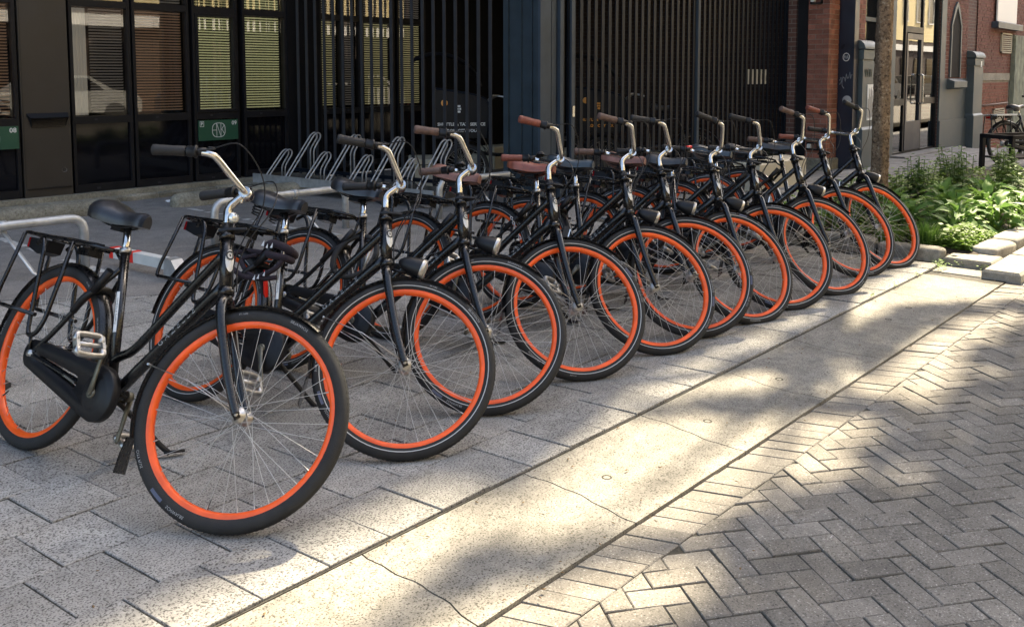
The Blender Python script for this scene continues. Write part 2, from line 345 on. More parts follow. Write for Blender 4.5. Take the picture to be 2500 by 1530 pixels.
ob('paving_tile_rest', rest, pav, 'paving_concrete', kind='stuff')

# gutter of cast slabs with lifting pits
gut = struct('gutter', MB().box((-4, GY + .002, -.13), (7.02, KY - .006, -.0135)), 'joint_sand')
GP = .745; joints = [1.68 + GP * i for i in range(-7, 8)]
pits = [1.879 + .3565 * i for i in range(-14, 15)]
for i in range(len(joints) - 1):
    x0, x1 = joints[i] + .0028, joints[i+1] - .0028
    if x0 > 7.0: break
    x1 = min(x1, 7.02); nx, ny = 12, 16; m = MB(); vs = []
    w0 = [rnd.uniform(-.012, .012) for _ in range(ny + 1)]
    wj = lambda s_, q: .013 * math.sin(s_ * 7 + q * 6) + .004 * math.sin(q * 23 + s_)
    for b in range(ny + 1):
        for a in range(nx + 1):
            u, w = a / nx, b / ny
            x = x0 + (x1 - x0) * u + (wj(joints[i], w) * (1 - u) + wj(joints[i+1], w) * u) - .035 * (1 - w); y = GY + .0005 + (KY - .001 - GY - .0005) * w
            z = -.0085 - .003 * math.sin(math.pi * w) ** 2
            vs.append((x, y, z))
    m.add(vs, [(b*(nx+1)+a, b*(nx+1)+a+1, (b+1)*(nx+1)+a+1, (b+1)*(nx+1)+a) for b in range(ny) for a in range(nx)])
    # skirt
    ring = [a for a in range(nx+1)] + [(b*(nx+1)+nx) for b in range(1, ny+1)] + [ny*(nx+1)+a for a in range(nx-1, -1, -1)] + [b*(nx+1) for b in range(ny-1, 0, -1)]
    o_ = len(m.v); m.v += [(m.v[r][0], m.v[r][1], -.09) for r in ring]; kk = len(ring)
    for a in range(kk): m.f.append((ring[a], o_ + a, o_ + (a+1) % kk, ring[(a+1) % kk])); m.sm.append(False)
    s = ob('gutter_slab', m, gut, 'gutter_concrete')
    for px_ in pits:
        if x0 < px_ < x1:
            # worn lifting pit: a shallow ring dish standing in the slab
            d = MB().lathe([(-.0010, .0), (-.0010, .008), (.0014, .0155), (.0016, .019), (-.003, .0225)], (px_ + rnd.uniform(-.01, .01), 1.866 + rnd.uniform(-.006, .006), -.0118), (0, 0, 1), 12); ob('lifting_pit', d, s, 'joint_sand' if rnd.random() < .35 else 'gutter_concrete')

# brick road: soldier course, then herringbone
road = struct('road', MB().box((-4, -6, -.13), (30, GY - .002, -.0235)), 'joint_sand')
def brick_poly(poly, h0, h1, e=.0028):
    m = MB(); k = len(poly); c = Vector((sum(p[0] for p in poly) / k, sum(p[1] for p in poly) / k))
    ins = []
    for p in poly:
        d = Vector((c.x - p[0], c.y - p[1])); d = d.normalized() * e * 1.3; ins.append((p[0] + d.x, p[1] + d.y))
    m.v = [(p[0], p[1], h0) for p in poly] + [(p[0], p[1], h1 - e) for p in poly] + [(p[0], p[1], h1) for p in ins]
    m.f = [(i, (i+1) % k, (i+1) % k + k, i + k) for i in range(k)] + [(i + k, (i+1) % k + k, (i+1) % k + 2*k, i + 2*k) for i in range(k)] + [tuple(range(2*k, 3*k))]
    m.sm = [False] * len(m.f); return m
SW, SOLD0 = .0835, 1.424
pieces = []        # (centre, MB)
for i in range(-60, 110):
    x = 1.81 + i * SW; g = .0018
    if x > 12: break
    pieces.append(((x + .07, 1.5), brick_poly([(x + g + .062, SOLD0 + .0015), (x + SW - g + .062, SOLD0 + .0015), (x + SW - g, GY - .0025), (x + g, GY - .0025)], -.08, -.018 + rnd.uniform(-.003, .003))))
W = .084; TH = R(-36); ct, st_ = math.cos(TH), math.sin(TH)
def clip(poly, ymax):
    out = []
    for i in range(len(poly)):
        a, b = poly[i], poly[(i+1) % len(poly)]
        if a[1] <= ymax: out.append(a)
        if (a[1] <= ymax) != (b[1] <= ymax):
            t = (ymax - a[1]) / (b[1] - a[1]); out.append((a[0] + (b[0]-a[0])*t, ymax))
    return out
ox, oy = 2.3, .9
for iy in range(-70, 70):
    for ix in range(-70, 110):
        d = (ix - iy) % 4
        if d == 0: u0, v0, u1, v1 = ix, iy, ix + 2, iy + 1
        elif d == 2: u0, v0, u1, v1 = ix, iy - 1, ix + 1, iy + 1
        else: continue
        cu, cv = (u0+u1)/2*W, (v0+v1)/2*W; cx, cy = ox + cu*ct - cv*st_, oy + cu*st_ + cv*ct
        if not (-1.2 < cx < 9.5 and -2.4 < cy < SOLD0 + .12): continue
        g = .0019; j = lambda: rnd.uniform(-.0016, .0016); rt = rnd.uniform(-.012, .012)
        P = []
        for (u, v) in ((u0*W+g, v0*W+g), (u1*W-g, v0*W+g), (u1*W-g, v1*W-g), (u0*W+g, v1*W-g)):
            u += j(); v += j(); du, dv = u - cu, v - cv; u, v = cu + du - dv*rt, cv + dv + du*rt
            P.append((ox + u*ct - v*st_, oy + u*st_ + v*ct))
        P = clip(P, SOLD0 - .0015)
        if len(P) < 3: continue
        area = .5 * abs(sum(P[i][0]*P[(i+1) % len(P)][1] - P[(i+1) % len(P)][0]*P[i][1] for i in range(len(P))))
        if area < .0012: continue
        if sum(P[i][0]*P[(i+1) % len(P)][1] - P[(i+1) % len(P)][0]*P[i][1] for i in range(len(P))) < 0: P.reverse()
        pieces.append(((cx, cy), brick_poly(P, -.08, -.018 + rnd.uniform(-.003, .003))))
pieces.sort(key=lambda p: (not inview((p[0][0], p[0][1], 0), 10), p[0][0]**2 + p[0][1]**2 + CAMH**2))
rest = MB()
for i, (c, m) in enumerate(pieces):
    if i < 300:
        z = 0; m.v = [(v[0] - c[0], v[1] - c[1], v[2]) for v in m.v]; o = ob('road_brick', m, road, 'road_brick', loc=(c[0], c[1], 0)); o.rotation_euler = (rnd.uniform(-.012, .012), rnd.uniform(-.012, .012), 0)
    else: rest.add(m.v, m.f)
ob('road_brick_rest', rest, road, 'road_brick', kind='stuff')
# far part of the road and the side pavement beyond the bed
struct('road_far', MB().box((9.4, -8, -.12), (90, 1.4, -.022)), 'road_brick')
struct('road_near', MB().box((-40, -8, -.12), (-1.15, 1.4, -.022)), 'road_brick')
sw = struct('side_pavement', MB().box((7.36, 4.15, -.13), (19.4, 7.0, -.02)), 'joint_sand')
m = MB(); q = random.Random(3)
yy = 4.16; row = 0
while yy < 6.3:
    xx = 7.4 - (row % 2) * .3
    while xx < 19.3:
        L_ = .62; dz = q.uniform(-.004, .004); m.bbox((max(7.38, xx) + .004, yy + .004, -.08), (xx + L_ - .004, yy + .29, dz), .005); xx += L_
    yy += .294; row += 1
ob('side_slab', m, sw, 'sidewalk_stone', kind='stuff')
struct('bed_side_pavement', MB().box((14.6, 1.75, -.13), (19.4, 4.15, -.002)), 'sidewalk_stone')
struct('sloping_pavement', MB().add([(19.4, 1.75, -.002), (22.5, 1.75, -.26), (60, 1.75, -.3), (19.4, 7, -.002), (22.5, 7, -.26), (60, 7, -.3)], [(0, 1, 4, 3), (1, 2, 5, 4)]), 'sidewalk_stone')
struct('opposite_pavement', MB().box((-40, -60, -.13), (120, -6.02, .06)), 'sidewalk_stone')

# ------------------------------------------------------------------ bicycles
RW, WB = .355, 1.15
HA = R(68); AX = Vector((-math.cos(HA), 0, math.sin(HA))); PE = Vector((math.sin(HA), 0, math.cos(HA))); FH = Vector((WB, 0, RW)); BASE = FH - PE * .06
BBP = Vector((.47, 0, .29)); STA = R(71); ST = Vector((-math.cos(STA), 0, math.sin(STA)))
def SP(u, v, w): return BASE + PE * u + AX * w + Vector((0, v, 0))          # point in the steered frame
BM = {}
def bm(name, mb, mat=None): BM[name] = mb.mesh(name, mat); return BM[name]
Yax = (0, 1, 0)
# wheel pieces, centred on the hub, axle along y
prof = []
for i in range(15):
    a = R(-150 + 300 * i / 14); prof.append((.0255 * math.sin(a), .3335 + .0255 * math.cos(a)))
m = MB().lathe(prof, (0, 0, 0), Yax, 72)
for i in range(120):      # shallow tread blocks
    a = 2*math.pi*i/120
    for sgn in (-1, 1):
        p = []
        for (da, dy, rr) in ((-.012, .002, .3590), (.010, .002, .3590), (.022, .013, .3560), (.000, .013, .3560)):
            p.append(((rr + .0008) * math.cos(a + da), sgn * dy, (rr + .0008) * math.sin(a + da)))
        m.add(p, [(0, 1, 2, 3) if sgn < 0 else (3, 2, 1, 0)])
bm('tyre', m, 'rubber')
m = MB()
for sgn in (-1, 1): m.lathe([(sgn*.0246, .3268), (sgn*.0254, .3285), (sgn*.0259, .3305)], (0, 0, 0), Yax, 72)
bm('reflective_stripe', m, 'reflective_white')
bm('rim', MB().lathe([(-.0145, .3195), (-.0165, .3155), (-.0155, .3040), (-.0105, .2965), (0, .2945), (.0105, .2965), (.0155, .3040), (.0165, .3155), (.0145, .3195)], (0, 0, 0), Yax, 72, closed_prof=True), 'orange_enamel')
bm('hub_front', MB().lathe([(-.062, 0), (-.062, .006), (-.052, .007), (-.052, .010), (-.047, .010), (-.047, .014), (-.036, .016), (-.036, .026), (-.032, .026), (-.030, .017), (.030, .017), (.032, .026), (.036, .026), (.036, .016), (.047, .014), (.047, .010), (.062, .007), (.062, 0)], (0, 0, 0), Yax, 16), 'alloy')
bm('hub_rear', MB().lathe([(-.085, 0), (-.085, .012), (-.062, .016), (-.060, .022), (-.045, .022), (-.045, .034), (-.04, .034), (-.036, .026), (.032, .030), (.036, .045), (.062, .045), (.066, .015), (.085, .01), (.085, 0)], (0, 0, 0), Yax, 16), 'alloy')
def spokes(fl, fr):
    m = MB()
    for i in range(36):
        sgn = -1 if i % 2 else 1; a = 2*math.pi*i/36; cross = R(62) * (1 if (i // 2) % 2 else -1); b = a + cross
        p = Vector((fr*math.cos(b), sgn*fl, fr*math.sin(b))); q = Vector((.297*math.cos(a), sgn*.004, .297*math.sin(a)))
        m.tube([p, q], .00098, 4, caps=False); d = (p - q).normalized(); m.tube([q, q + d * .016], .0021, 4, caps=False)
    return m
bm('spokes_front', spokes(.034, .024), 'spoke_steel'); bm('spokes_rear', spokes(.040, .038), 'spoke_steel')
vlv = MB().tube([(.0, 0, -.296), (0, 0, -.262)], .0032, 6); bm('valve', vlv, 'black_plastic')
# sidewall lettering, bent round the right side of the tyre
def arc_text(body, size, ang, rad, y):
    t = text_mb(body, size, 1.1); 
    def fn(v):
        a = ang + v.x / rad; rr = rad + v.y; return Vector((rr*math.cos(a), y, rr*math.sin(a)))
    return mapv(t, fn)
m = MB()
for t in (arc_text('SCHWALBE', .013, R(255), .3400, -.0258), arc_text('CITY PLUS', .012, R(218), .3400, -.0258), arc_text('SCHWALBE', .013, R(75), .3400, -.0258), arc_text('28x1.75', .009, R(110), .3400, -.0258)): m.add(t.v, t.f)
bm('tyre_lettering', m, 'print_grey')
m = MB(); n = 6
for a0 in (R(236),):
    vs = []
    for i in range(n+1):
        a = a0 + R(9)*i/n
        for rr in (.3345, .3455): vs.append((rr*math.cos(a), -.0258, rr*math.sin(a)))
    m.add(vs, [(2*i, 2*i+1, 2*i+3, 2*i+2) for i in range(n)])
bm('tyre_label', m, 'label_blue')

# frame
m = MB()
stop = BBP + ST * .55
m.tube([BBP - ST*.01, stop], .0178, 12)
m.tube(bez([SP(0, 0, .585), SP(0, 0, .585).lerp(Vector((.545, 0, .488)), .5), Vector((.565, 0, .508)), Vector((.51, 0, .455)), Vector((.455, 0, .428)), BBP + ST*.125], 6), .0172, 12)
m.tube(bez([SP(0, 0, .465), SP(0, 0, .465).lerp(Vector((.56, 0, .375)), .5), Vector((.575, 0, .39)), Vector((.525, 0, .335)), BBP], 5), .0222, 12)
m.tube([SP(0, 0, .425), SP(0, 0, .648)], .0245, 16); m.tube([SP(0, 0, .420), SP(0, 0, .448)], .0280, 16); m.tube([SP(0, 0, .628), SP(0, 0, .650)], .0280, 16)
for sy in (-1, 1):
    m.tube(bez([BBP + ST*.475 + Vector((0, sy*.012, 0)), Vector((.20, sy*.045, .60)), Vector((.08, sy*.062, .44)), Vector((0, sy*.066, RW + .01))], 4), .0105, 8)
    m.tube(bez([BBP + Vector((-.02, sy*.022, 0)), Vector((.30, sy*.042, .305)), Vector((.12, sy*.060, .335)), Vector((-.02, sy*.066, RW))], 4), .0120, 8)
    m.tube([(-.03, sy*.066, RW - .004), (.03, sy*.066, RW + .012)], .012, 8, flat=.5)
m.tube([BBP + Vector((0, -.04, 0)), BBP + Vector((0, .04, 0))], .026, 16)
bm('frame', m, 'black_paint')
# lettering on the down tube, right-hand side
dt0, dt1 = Vector((.60, 0, .418)), SP(0, 0, .465); D = (dt1 - dt0).normalized(); Nn = Vector((-D.z, 0, D.x))
t = text_mb('GAZELLE', .036, 1.55)
# seen from the right side (y<0) the text runs from the bottom bracket up towards the head
cmid = dt0.lerp(dt1, .47)
mapv(t, lambda v: cmid + D * v.x + Nn * v.y * .85 + Vector((0, -.0224 * math.cos(max(-1, min(1, v.y*.85/.0225))) - .0006, 0)))
bm('frame_lettering', t, 'print_grey')
m = MB(); wl = .010
def on_seat(s_, a): return BBP + ST*s_ + Vector((math.cos(a)*ST.z, 0, -math.cos(a)*ST.x))*.0184 + Vector((0, -math.sin(a)*.0184, 0))
m.add([on_seat(.23, R(50)), on_seat(.23, R(72)), on_seat(.23, R(94)), on_seat(.385, R(94)), on_seat(.385, R(72)), on_seat(.385, R(50))], [(0, 1, 4, 5), (1, 2, 3, 4)]); bm('seat_tube_sticker', m, 'print_white')
t = text_mb('Property of Yamboers', .0105, 1.05); mapv(t, lambda v: on_seat(.31 + v.x, R(72) + v.y / .0187) + (on_seat(.31, R(72)) - (BBP + ST*.31)).normalized()*.0006); bm('sticker_lettering', t, 'print_black')
# head badge: silver plate with dark roundel
def on_head(w, a, r_): return SP(math.cos(a)*r_, -math.sin(a)*r_, w)
m = MB(); vs = []; nn = 20
for i in range(nn):
    a = 2*math.pi*i/nn; hw = .033 * (1 if math.sin(a) > 0 else 1.25); vs.append(on_head(.545 + hw*math.sin(a)*1.1, R(18) + .58*math.cos(a), .0282))
m.v = vs + [on_head(.545, R(18), .0296)]; m.f = [(i, (i+1) % nn, nn) for i in range(nn)]; m.sm = [True]*nn; bm('head_badge', m, 'badge_silver')
m = MB(); vs = []
for i in range(nn):
    a = 2*math.pi*i/nn
    for q in (.55, .82): vs.append(on_head(.560 + .021*q*math.sin(a), R(18) + .62*q*math.cos(a), .0306))
m.v = vs; m.f = [(2*i, 2*i+1, (2*i+3) % (2*nn), (2*i+2) % (2*nn)) for i in range(nn)]; m.sm = [False]*nn
m.add([on_head(.560 + .016*dy, R(18) + .3*dx, .0308) for dx, dy in ((-.5, -.2), (.2, .35), (.5, .1), (.0, -.35))], [(0, 1, 2, 3)])
bm('badge_roundel', m, 'print_black')
# seat post, clamp
sp1 = BBP + ST * .665
bm('seat_post', MB().tube([BBP + ST*.50, sp1], .0145, 12), 'chrome')
bm('seat_clamp', MB().tube([BBP + ST*.540, BBP + ST*.562], .0220, 14).tube([BBP + ST*.551 + Vector((-.018, -.012, 0)), BBP + ST*.551 + Vector((-.018, .03, 0))], .005, 6), 'alloy')
# saddle: loft along x
def saddle():
    m = MB(); secs = []
    S = [(-.150, .045, .022, .040), (-.140, .078, .044, .072), (-.108, .100, .052, .096), (-.065, .102, .046, .098), (-.02, .084, .033, .086), (.02, .058, .023, .074), (.06, .042, .021, .066), (.10, .036, .025, .064), (.135, .032, .026, .064), (.154, .019, .016, .050)]
    npt = 13
    for (x, hw, zt, dp) in S:
        row = []
        for j in range(npt):
            t = -1 + 2*j/(npt-1); a = t * R(118); y = hw * math.sin(a) if abs(t) < .76 else hw * math.copysign(1, t) * (1 - (abs(t) - .76)*.30)
            z = zt - dp * (1 - math.cos(a)) * .62
            row.append((x, y, z))
        secs += row
    k = len(S); m.add(secs, [(i*npt+j, (i+1)*npt+j, (i+1)*npt+j+1, i*npt+j+1) for i in range(k-1) for j in range(npt-1)], True)
    for i, rev in ((0, False), (k-1, True)):
        idx = tuple(i*npt + j for j in range(npt)); m.f.append(idx if rev else idx[::-1]); m.sm.append(False)
    m.add([m.v[i*npt] for i in range(k)] + [m.v[i*npt+npt-1] for i in range(k)], [(i, i+k, i+k+1, i+1) for i in range(k-1)])
    return m
sm = saddle(); BM['saddle'] = sm.mesh('saddle')
m = MB()
for sy in (-1, 1): m.tube(bez([(.12, sy*.008, -.02), (.05, sy*.02, -.045), (-.04, sy*.03, -.05), (-.10, sy*.055, -.035)], 4), .0035, 6)
m.box((-.035, -.025, -.066), (.03, .025, -.042)); bm('saddle_rails', m, 'black_plastic')
m = MB(); pth = [Vector((.016*math.cos(a*.7), .016*math.sin(a*.7), -.05 + .065*a/45)) for a in range(0, 46)]
m.tube([(p.x*(1.2 - .6*abs(i/45 - .5)), p.y*(1.2 - .6*abs(i/45 - .5)), p.z) for i, p in enumerate(pth)], .0032, 5); bm('saddle_spring', m, 'black_plastic')
# mudguards
def guard(a0, a1, rad, hw, n=26):
    m = MB(); vs = []; kk = 7
    for i in range(n+1):
        a = a0 + (a1 - a0)*i/n
        for j in range(kk):
            t = -1 + 2*j/(kk-1); rr = rad - .012*t*t; vs.append((rr*math.cos(a), hw*t, rr*math.sin(a)))
    m.add(vs, [(i*kk+j, (i+1)*kk+j, (i+1)*kk+j+1, i*kk+j+1) for i in range(n) for j in range(kk-1)], True)
    vs2 = [(v[0]*.994, v[1]*.97, v[2]*.994) for v in vs]; m.add(vs2, [(i*kk+j+1, (i+1)*kk+j+1, (i+1)*kk+j, i*kk+j) for i in range(n) for j in range(kk-1)], True); return m
m = guard(R(64), R(205), .3735, .0285)
a = R(205); tp = Vector((.3735*math.cos(a), 0, .3735*math.sin(a))); dn = Vector((math.sin(a), 0, -math.cos(a))) * -1
dn = Vector((.30, 0, -1)).normalized(); out = Vector((-1, 0, -.30)).normalized()
fl = [tp + Vector((0, -.028, 0)), tp + Vector((0, .028, 0)), tp + dn*.05 + out*.012 + Vector((0, .036, 0)), tp + dn*.11 + out*.022 + Vector((0, .040, 0)), tp + dn*.11 + out*.022 + Vector((0, -.040, 0)), tp + dn*.05 + out*.012 + Vector((0, -.036, 0))]
m.add(fl + [f + out*-.003 for f in fl], [(0, 1, 2, 5), (5, 2, 3, 4), (6, 11, 8, 7), (11, 10, 9, 8)])
bm('front_mudguard', m, 'black_paint')
m = MB()
for sy in (-1, 1):
    m.tube([(0, sy*.055, .0), (-.20, sy*.05, .06), (.376*math.cos(R(168)), sy*.028, .376*math.sin(R(168)))], .0021, 5)
m.tube([(.377*math.cos(R(168)), -.031, .377*math.sin(R(168))), (.381*math.cos(R(168)), 0, .381*math.sin(R(168))), (.377*math.cos(R(168)), .031, .377*math.sin(R(168)))], .004, 6)
bm('mudguard_stay', m, 'alloy')
bm('rear_mudguard', guard(R(-18), R(183), .3735, .030, 34), 'black_paint')
# carrier
m = MB(); cz = .808
for sy in (-1, 1):
    m.tube(fillet([(.245, sy*.018, cz - .005), (.16, sy*.062, cz), (-.335, sy*.070, cz + .004), (-.350, 0, cz + .004)], .03), .0078, 8)
    m.tube([(.16, sy*.024, cz), (-.345, sy*.026, cz + .004)], .0058, 6)
    # U-shaped struts down to the axle
    m.tube(fillet([(-.215, sy*.066, cz - .035), (-.175, sy*.072, cz - .002), (-.135, sy*.078, cz - .05), (-.052, sy*.088, .47), (-.03, sy*.09, .415), (.02, sy*.09, .43), (.045, sy*.086, .49), (.035, sy*.066, cz)], .035, 4), .0092, 8)
    m.tube([(-.008, sy*.09, .42), (-.005, sy*.072, RW)], .0075, 6, flat=.6)
    # rear bumper loop
    m.tube(fillet([(-.335, sy*.066, cz), (-.352, sy*.085, .56), (-.345, sy*.088, .505), (-.31, sy*.09, .505), (-.03, sy*.088, .50)], .03, 4), .0084, 8)
m.tube([(.245, -.018, cz - .005), (.245, .018, cz - .005)], .0062, 8)
m.tube([(.235, 0, cz - .008), BBP + ST*.50 + Vector((-.012, 0, 0))], .006, 6)
m.tube([(.10, -.06, cz - .012), (.10, .06, cz - .012)], .005, 6); m.tube([(-.12, -.06, cz - .008), (-.12, .06, cz - .008)], .005, 6)
m.box((.02, -.03, cz - .045), (.10, .03, cz - .015))
bm('carrier', m, 'black_paint')
m = MB(); m.tube([(-.33, -.018, cz + .008), (-.05, -.018, cz + .012), (.12, -.014, cz + .010)], .004, 6); m.tube([(-.33, .018, cz + .008), (-.05, .018, cz + .012), (.12, .014, cz + .010)], .004, 6); bm('carrier_strap', m, 'black_plastic')
m = MB(); m.prism([(-.335, cz-.012), (-.19, cz-.012), (-.20, cz-.062), (-.25, cz-.075), (-.33, cz-.055)], -.036, .036, lambda x, z, y: (x, y, z)); bm('rear_light', m, 'black_plastic')
m = MB().prism([(-.345, cz-.015), (-.334, cz-.013), (-.329, cz-.056), (-.342, cz-.054)], -.037, .037, lambda x, z, y: (x, y, z)); bm('rear_reflector', m, 'red_lens')
# chain case
def hull2(c0, r0, c1, r1, n):
    d = math.hypot(c1[0]-c0[0], c1[1]-c0[1]); th = math.atan2(c1[1]-c0[1], c1[0]-c0[0]); al = math.acos((r0 - r1)/d); P = []
    for i in range(n):
        a = th + al + (2*math.pi - 2*al)*i/(n-1); P.append((c0[0] + r0*math.cos(a), c0[1] + r0*math.sin(a)))
    for i in range(n):
        a = th - al + (2*al)*i/(n-1); P.append((c1[0] + r1*math.cos(a), c1[1] + r1*math.sin(a)))
    return P
o1 = hull2((.0, RW), .054, (BBP.x + .012, BBP.z), .098, 14); i1 = hull2((.075, RW - .008), .012, (.330, RW - .048), .024, 14); k = len(o1)
m = MB()
ya, yb = -.072, -.040
vs = [(p[0], ya + .006, p[1]) for p in o1] + [(p[0]*.985 + .004, ya, p[1]*.985 + .005) for p in o1] + [(p[0], ya, p[1]) for p in i1] + [(p[0], yb, p[1]) for p in i1] + [(p[0], yb, p[1]) for p in o1]
fs = []
for i in range(k):
    j = (i+1) % k; fs += [(i, j, k+j, k+i), (k+i, k+j, 2*k+j, 2*k+i), (2*k+i, 2*k+j, 3*k+j, 3*k+i), (3*k+i, 3*k+j, 4*k+j, 4*k+i), (4*k+i, 4*k+j, j, i)]
m.add(vs, fs, True)
m.lathe([(-.006, .0), (-.006, .034), (-.004, .055), (.0, .062), (.002, .075)], (BBP.x, ya - .001, BBP.z), (0, 1, 0), 20)
bm('chain_case', m, 'black_plastic')
m = MB()
for i in range(26): m.box((.10 + i*.0085, -.060, .332 - i*.0014), (.1045 + i*.0085, -.052, .340 - i*.0014))
bm('chain', m, 'alloy')
# cranks and pedals, about the bottom bracket
def crank(sy):
    m = MB(); m.tube([(0, sy*.064, 0), (0, sy*.088, 0)], [.021, .017], 14); m.tube([(0, sy*.086, .0), (0, sy*.090, .05), (0, sy*.098, .165), (0, sy*.098, .176)], [.0150, .0115, .0105, .008], 10, flat=.6, up=(0, 1, 0)); m.tube([(0, sy*.086, 0), (0, sy*.094, 0)], .009, 8); return m
bm('crank_right', crank(-1), 'dull_crank'); bm('crank_left', crank(1), 'dull_crank')
m = MB()
for sx in (-1, 1): m.tube(fillet([(sx*.012, -.050, 0), (sx*.038, -.050, 0), (sx*.041, 0, .0), (sx*.038, .050, 0), (sx*.012, .050, 0)], .016), .0115, 8, flat=1.15)
m.tube([(0, -.052, 0), (0, .062, 0)], .0095, 8)
for sy in (-1, 1): m.box((-.034, sy*.051 - .006, -.0115), (.034, sy*.051 + .006, .0115))
bm('pedal', m, 'alloy')
m = MB()
for sx in (-1, 1):
    for sz in (-1, 1): m.box((sx*.041 - .010, -.036, sz*.0105 - .003), (sx*.041 + .010, .036, sz*.0105 + .003))
bm('pedal_rubber', m, 'rubber')
# ring lock round the rear tyre
m = MB(); c = Vector((.205, 0, .605)); dr = Vector((.205, 0, .25)).normalized(); 
m.tube(bez([c + Vector((0, -.052, 0)) - dr*.075, c + Vector((0, -.055, 0)), c + dr*.045 + Vector((0, -.035, 0)), c + dr*.055, c + dr*.045 + Vector((0, .035, 0)), c + Vector((0, .055, 0)), c + Vector((0, .052, 0)) - dr*.075], 4), .0145, 8)
m.tube([c + dr*.04 + Vector((0, -.04, 0)), c + dr*.13 + Vector((0, -.035, .02))], .017, 10)
bm('ring_lock', m, 'black_plastic')
# kickstand on the left
bm('kickstand', MB().tube(fillet([(.40, .03, .275), (.43, .07, .262), (.545, .23, .128), (.562, .255, .112)], .03), 0.0105, 8).tube([(.552, .235, .112), (.592, .295, .132)], .016, 8, flat=.35).tube([(.42, .0, .27), (.36, .06, .262)], .018, 8), 'black_plastic')
# fork
m = MB()
m.tube([SP(0, 0, .43), SP(0, 0, .395)], [.021, .0225], 14)
for sy in (-1, 1):
    m.tube(bez([SP(0, sy*.006, .405), SP(0, sy*.026, .398), SP(0, sy*.046, .375), SP(.004, sy*.054, .32), SP(.022, sy*.055, .18), SP(.038, sy*.055, .09), SP(.053, sy*.054, .022), SP(.059, sy*.054, .0)], 4), [.0205 - .0070*min(1, i/26) for i in range(29)], 10)
    m.tube([SP(.05, sy*.052, .02), SP(.064, sy*.052, -.014)], .0115, 8, flat=.4, up=(0, 1, 0))
bm('fork', m, 'black_paint')
# head cap and nosed steering collar
m = MB().tube([SP(0, 0, .650), SP(0, 0, .662), SP(0, 0, .690)], [.0255, .0245, .0165], 16)
pl = [(-.024, -.024), (.012, -.027), (.050, -.015), (.072, -.005), (.072, .005), (.050, .015), (.012, .027), (-.024, .024)]
k = len(pl); m.add([SP(p[0], p[1], .655) for p in pl] + [SP(p[0], p[1], .664) for p in pl], [tuple(range(k))[::-1], tuple(range(k, 2*k))] + [(i, (i+1) % k, (i+1) % k + k, i + k) for i in range(k)])
bm('steering_collar', m, 'black_plastic')
# stem and bar; modelled for a clamp at w = 0.80
WC = .80; U0 = .0696
bm('stem', MB().tube(fillet([SP(0, 0, WC - .24), SP(0, 0, WC - .045), SP(.045, 0, WC - .012), SP(U0, 0, WC)], .025, 5), .0148, 12).tube([SP(U0, -.024, WC), SP(U0, .024, WC)], .0215, 14).tube([SP(U0 - .012, 0, WC - .006), SP(U0 - .020, 0, WC - .034)], .006, 6), 'chrome')
def bar_pts(sy): return [(0, 0, 0), (.0, sy*.03, .001), (-.006, sy*.06, .010), (-.030, sy*.122, .049), (-.048, sy*.166, .078), (-.062, sy*.180, .089), (-.083, sy*.186, .096), (-.111, sy*.19, .103), (-.253, sy*.219, .119)]
def BP(o): return SP(U0 + o[0], o[1], WC + o[2])
lp = [BP(o) for o in bar_pts(1)]; rp = [BP(o) for o in bar_pts(-1)]
bm('handlebar', MB().tube(bez(list(reversed(rp))[1:] + lp[1:-1], 4), .0128, 10), 'chrome')
for sy, nm in ((-1, 'r'), (1, 'l')):
    a, b = BP(bar_pts(sy)[-2]), BP(bar_pts(sy)[-1]); d = (b - a).normalized(); L_ = (b - a).length
    BM['grip_' + nm] = MB().tube([a + d*L_*t for t in (.26, .28, .55, .88, .96, 1.03, 1.05)], [.0175, .0188, .0180, .0192, .0200, .0190, .013], 12).mesh('grip')
    m = MB().tube([a + d*L_*t for t in (-.02, .0, .02, .05, .06, .22, .24)], [.015, .0225, .0240, .0240, .0195, .0200, .018], 14)
    bm('shifter_' + nm, m, 'black_plastic')
    fwd = PE; lv0 = a - d*.02 + fwd*.012
    m = MB().tube([a - d*.035, a + d*.002], .0155, 10); m.tube(bez([lv0 + fwd*.008 + AX*.012, lv0 + fwd*.030 + AX*.006, lv0 + d*.05 + fwd*.045 - AX*.004, lv0 + d*.125 + fwd*.048 - AX*.010], 4), [.008]*4 + [.0065]*9, 8, flat=.6); bm('lever_' + nm, m, 'black_plastic')
    s0 = a - d*.035 + fwd*.02 + AX*.012
    bm('cable_' + nm, MB().tube(bez([s0, s0 - d*.06 + fwd*.035 + AX*.012, SP(.155, sy*.09, WC + .03), SP(.145, sy*.04, WC - .07), SP(.075, sy*.022, WC - .17), SP(.035, sy*.018, WC - .26), SP(.03, sy*.018, WC - .36)], 6), .0026, 5), 'black_plastic')
# lamps
def lamp():
    m = MB(); c = SP(.110, 0, .418); ax_ = (Vector((1, 0, -.05))).normalized()
    m.lathe([(-.066, .0), (-.061, .014), (-.040, .029), (-.005, .040), (.025, .0445), (.036, .045)], c, ax_, 18); m.tube([SP(.022, 0, .41), SP(.05, 0, .40), c + Vector((-.01, 0, -.03))], .006, 6); return m, c, ax_
m, c, ax_ = lamp(); bm('headlight', m, 'black_plastic')
bm('headlight_ring', MB().lathe([(.034, .0455), (.048, .0465), (.050, .044)], c, ax_, 18), 'alloy')
bm('headlight_lens', MB().lathe([(.049, .044), (.055, .028), (.057, .0)], c, ax_, 18), 'lamp_glass')
m = MB(); c = SP(.055, 0, .405); m.box(c + Vector((-.014, -.017, -.045)), c + Vector((.016, .017, .02))); m.tube([SP(.02, 0, .41), c], .006, 6); bm('block_light', m, 'black_plastic')
bm('block_light_lens', MB().box(c + Vector((.0165, -.015, -.040)), c + Vector((.022, .015, .012))), 'lamp_glass')
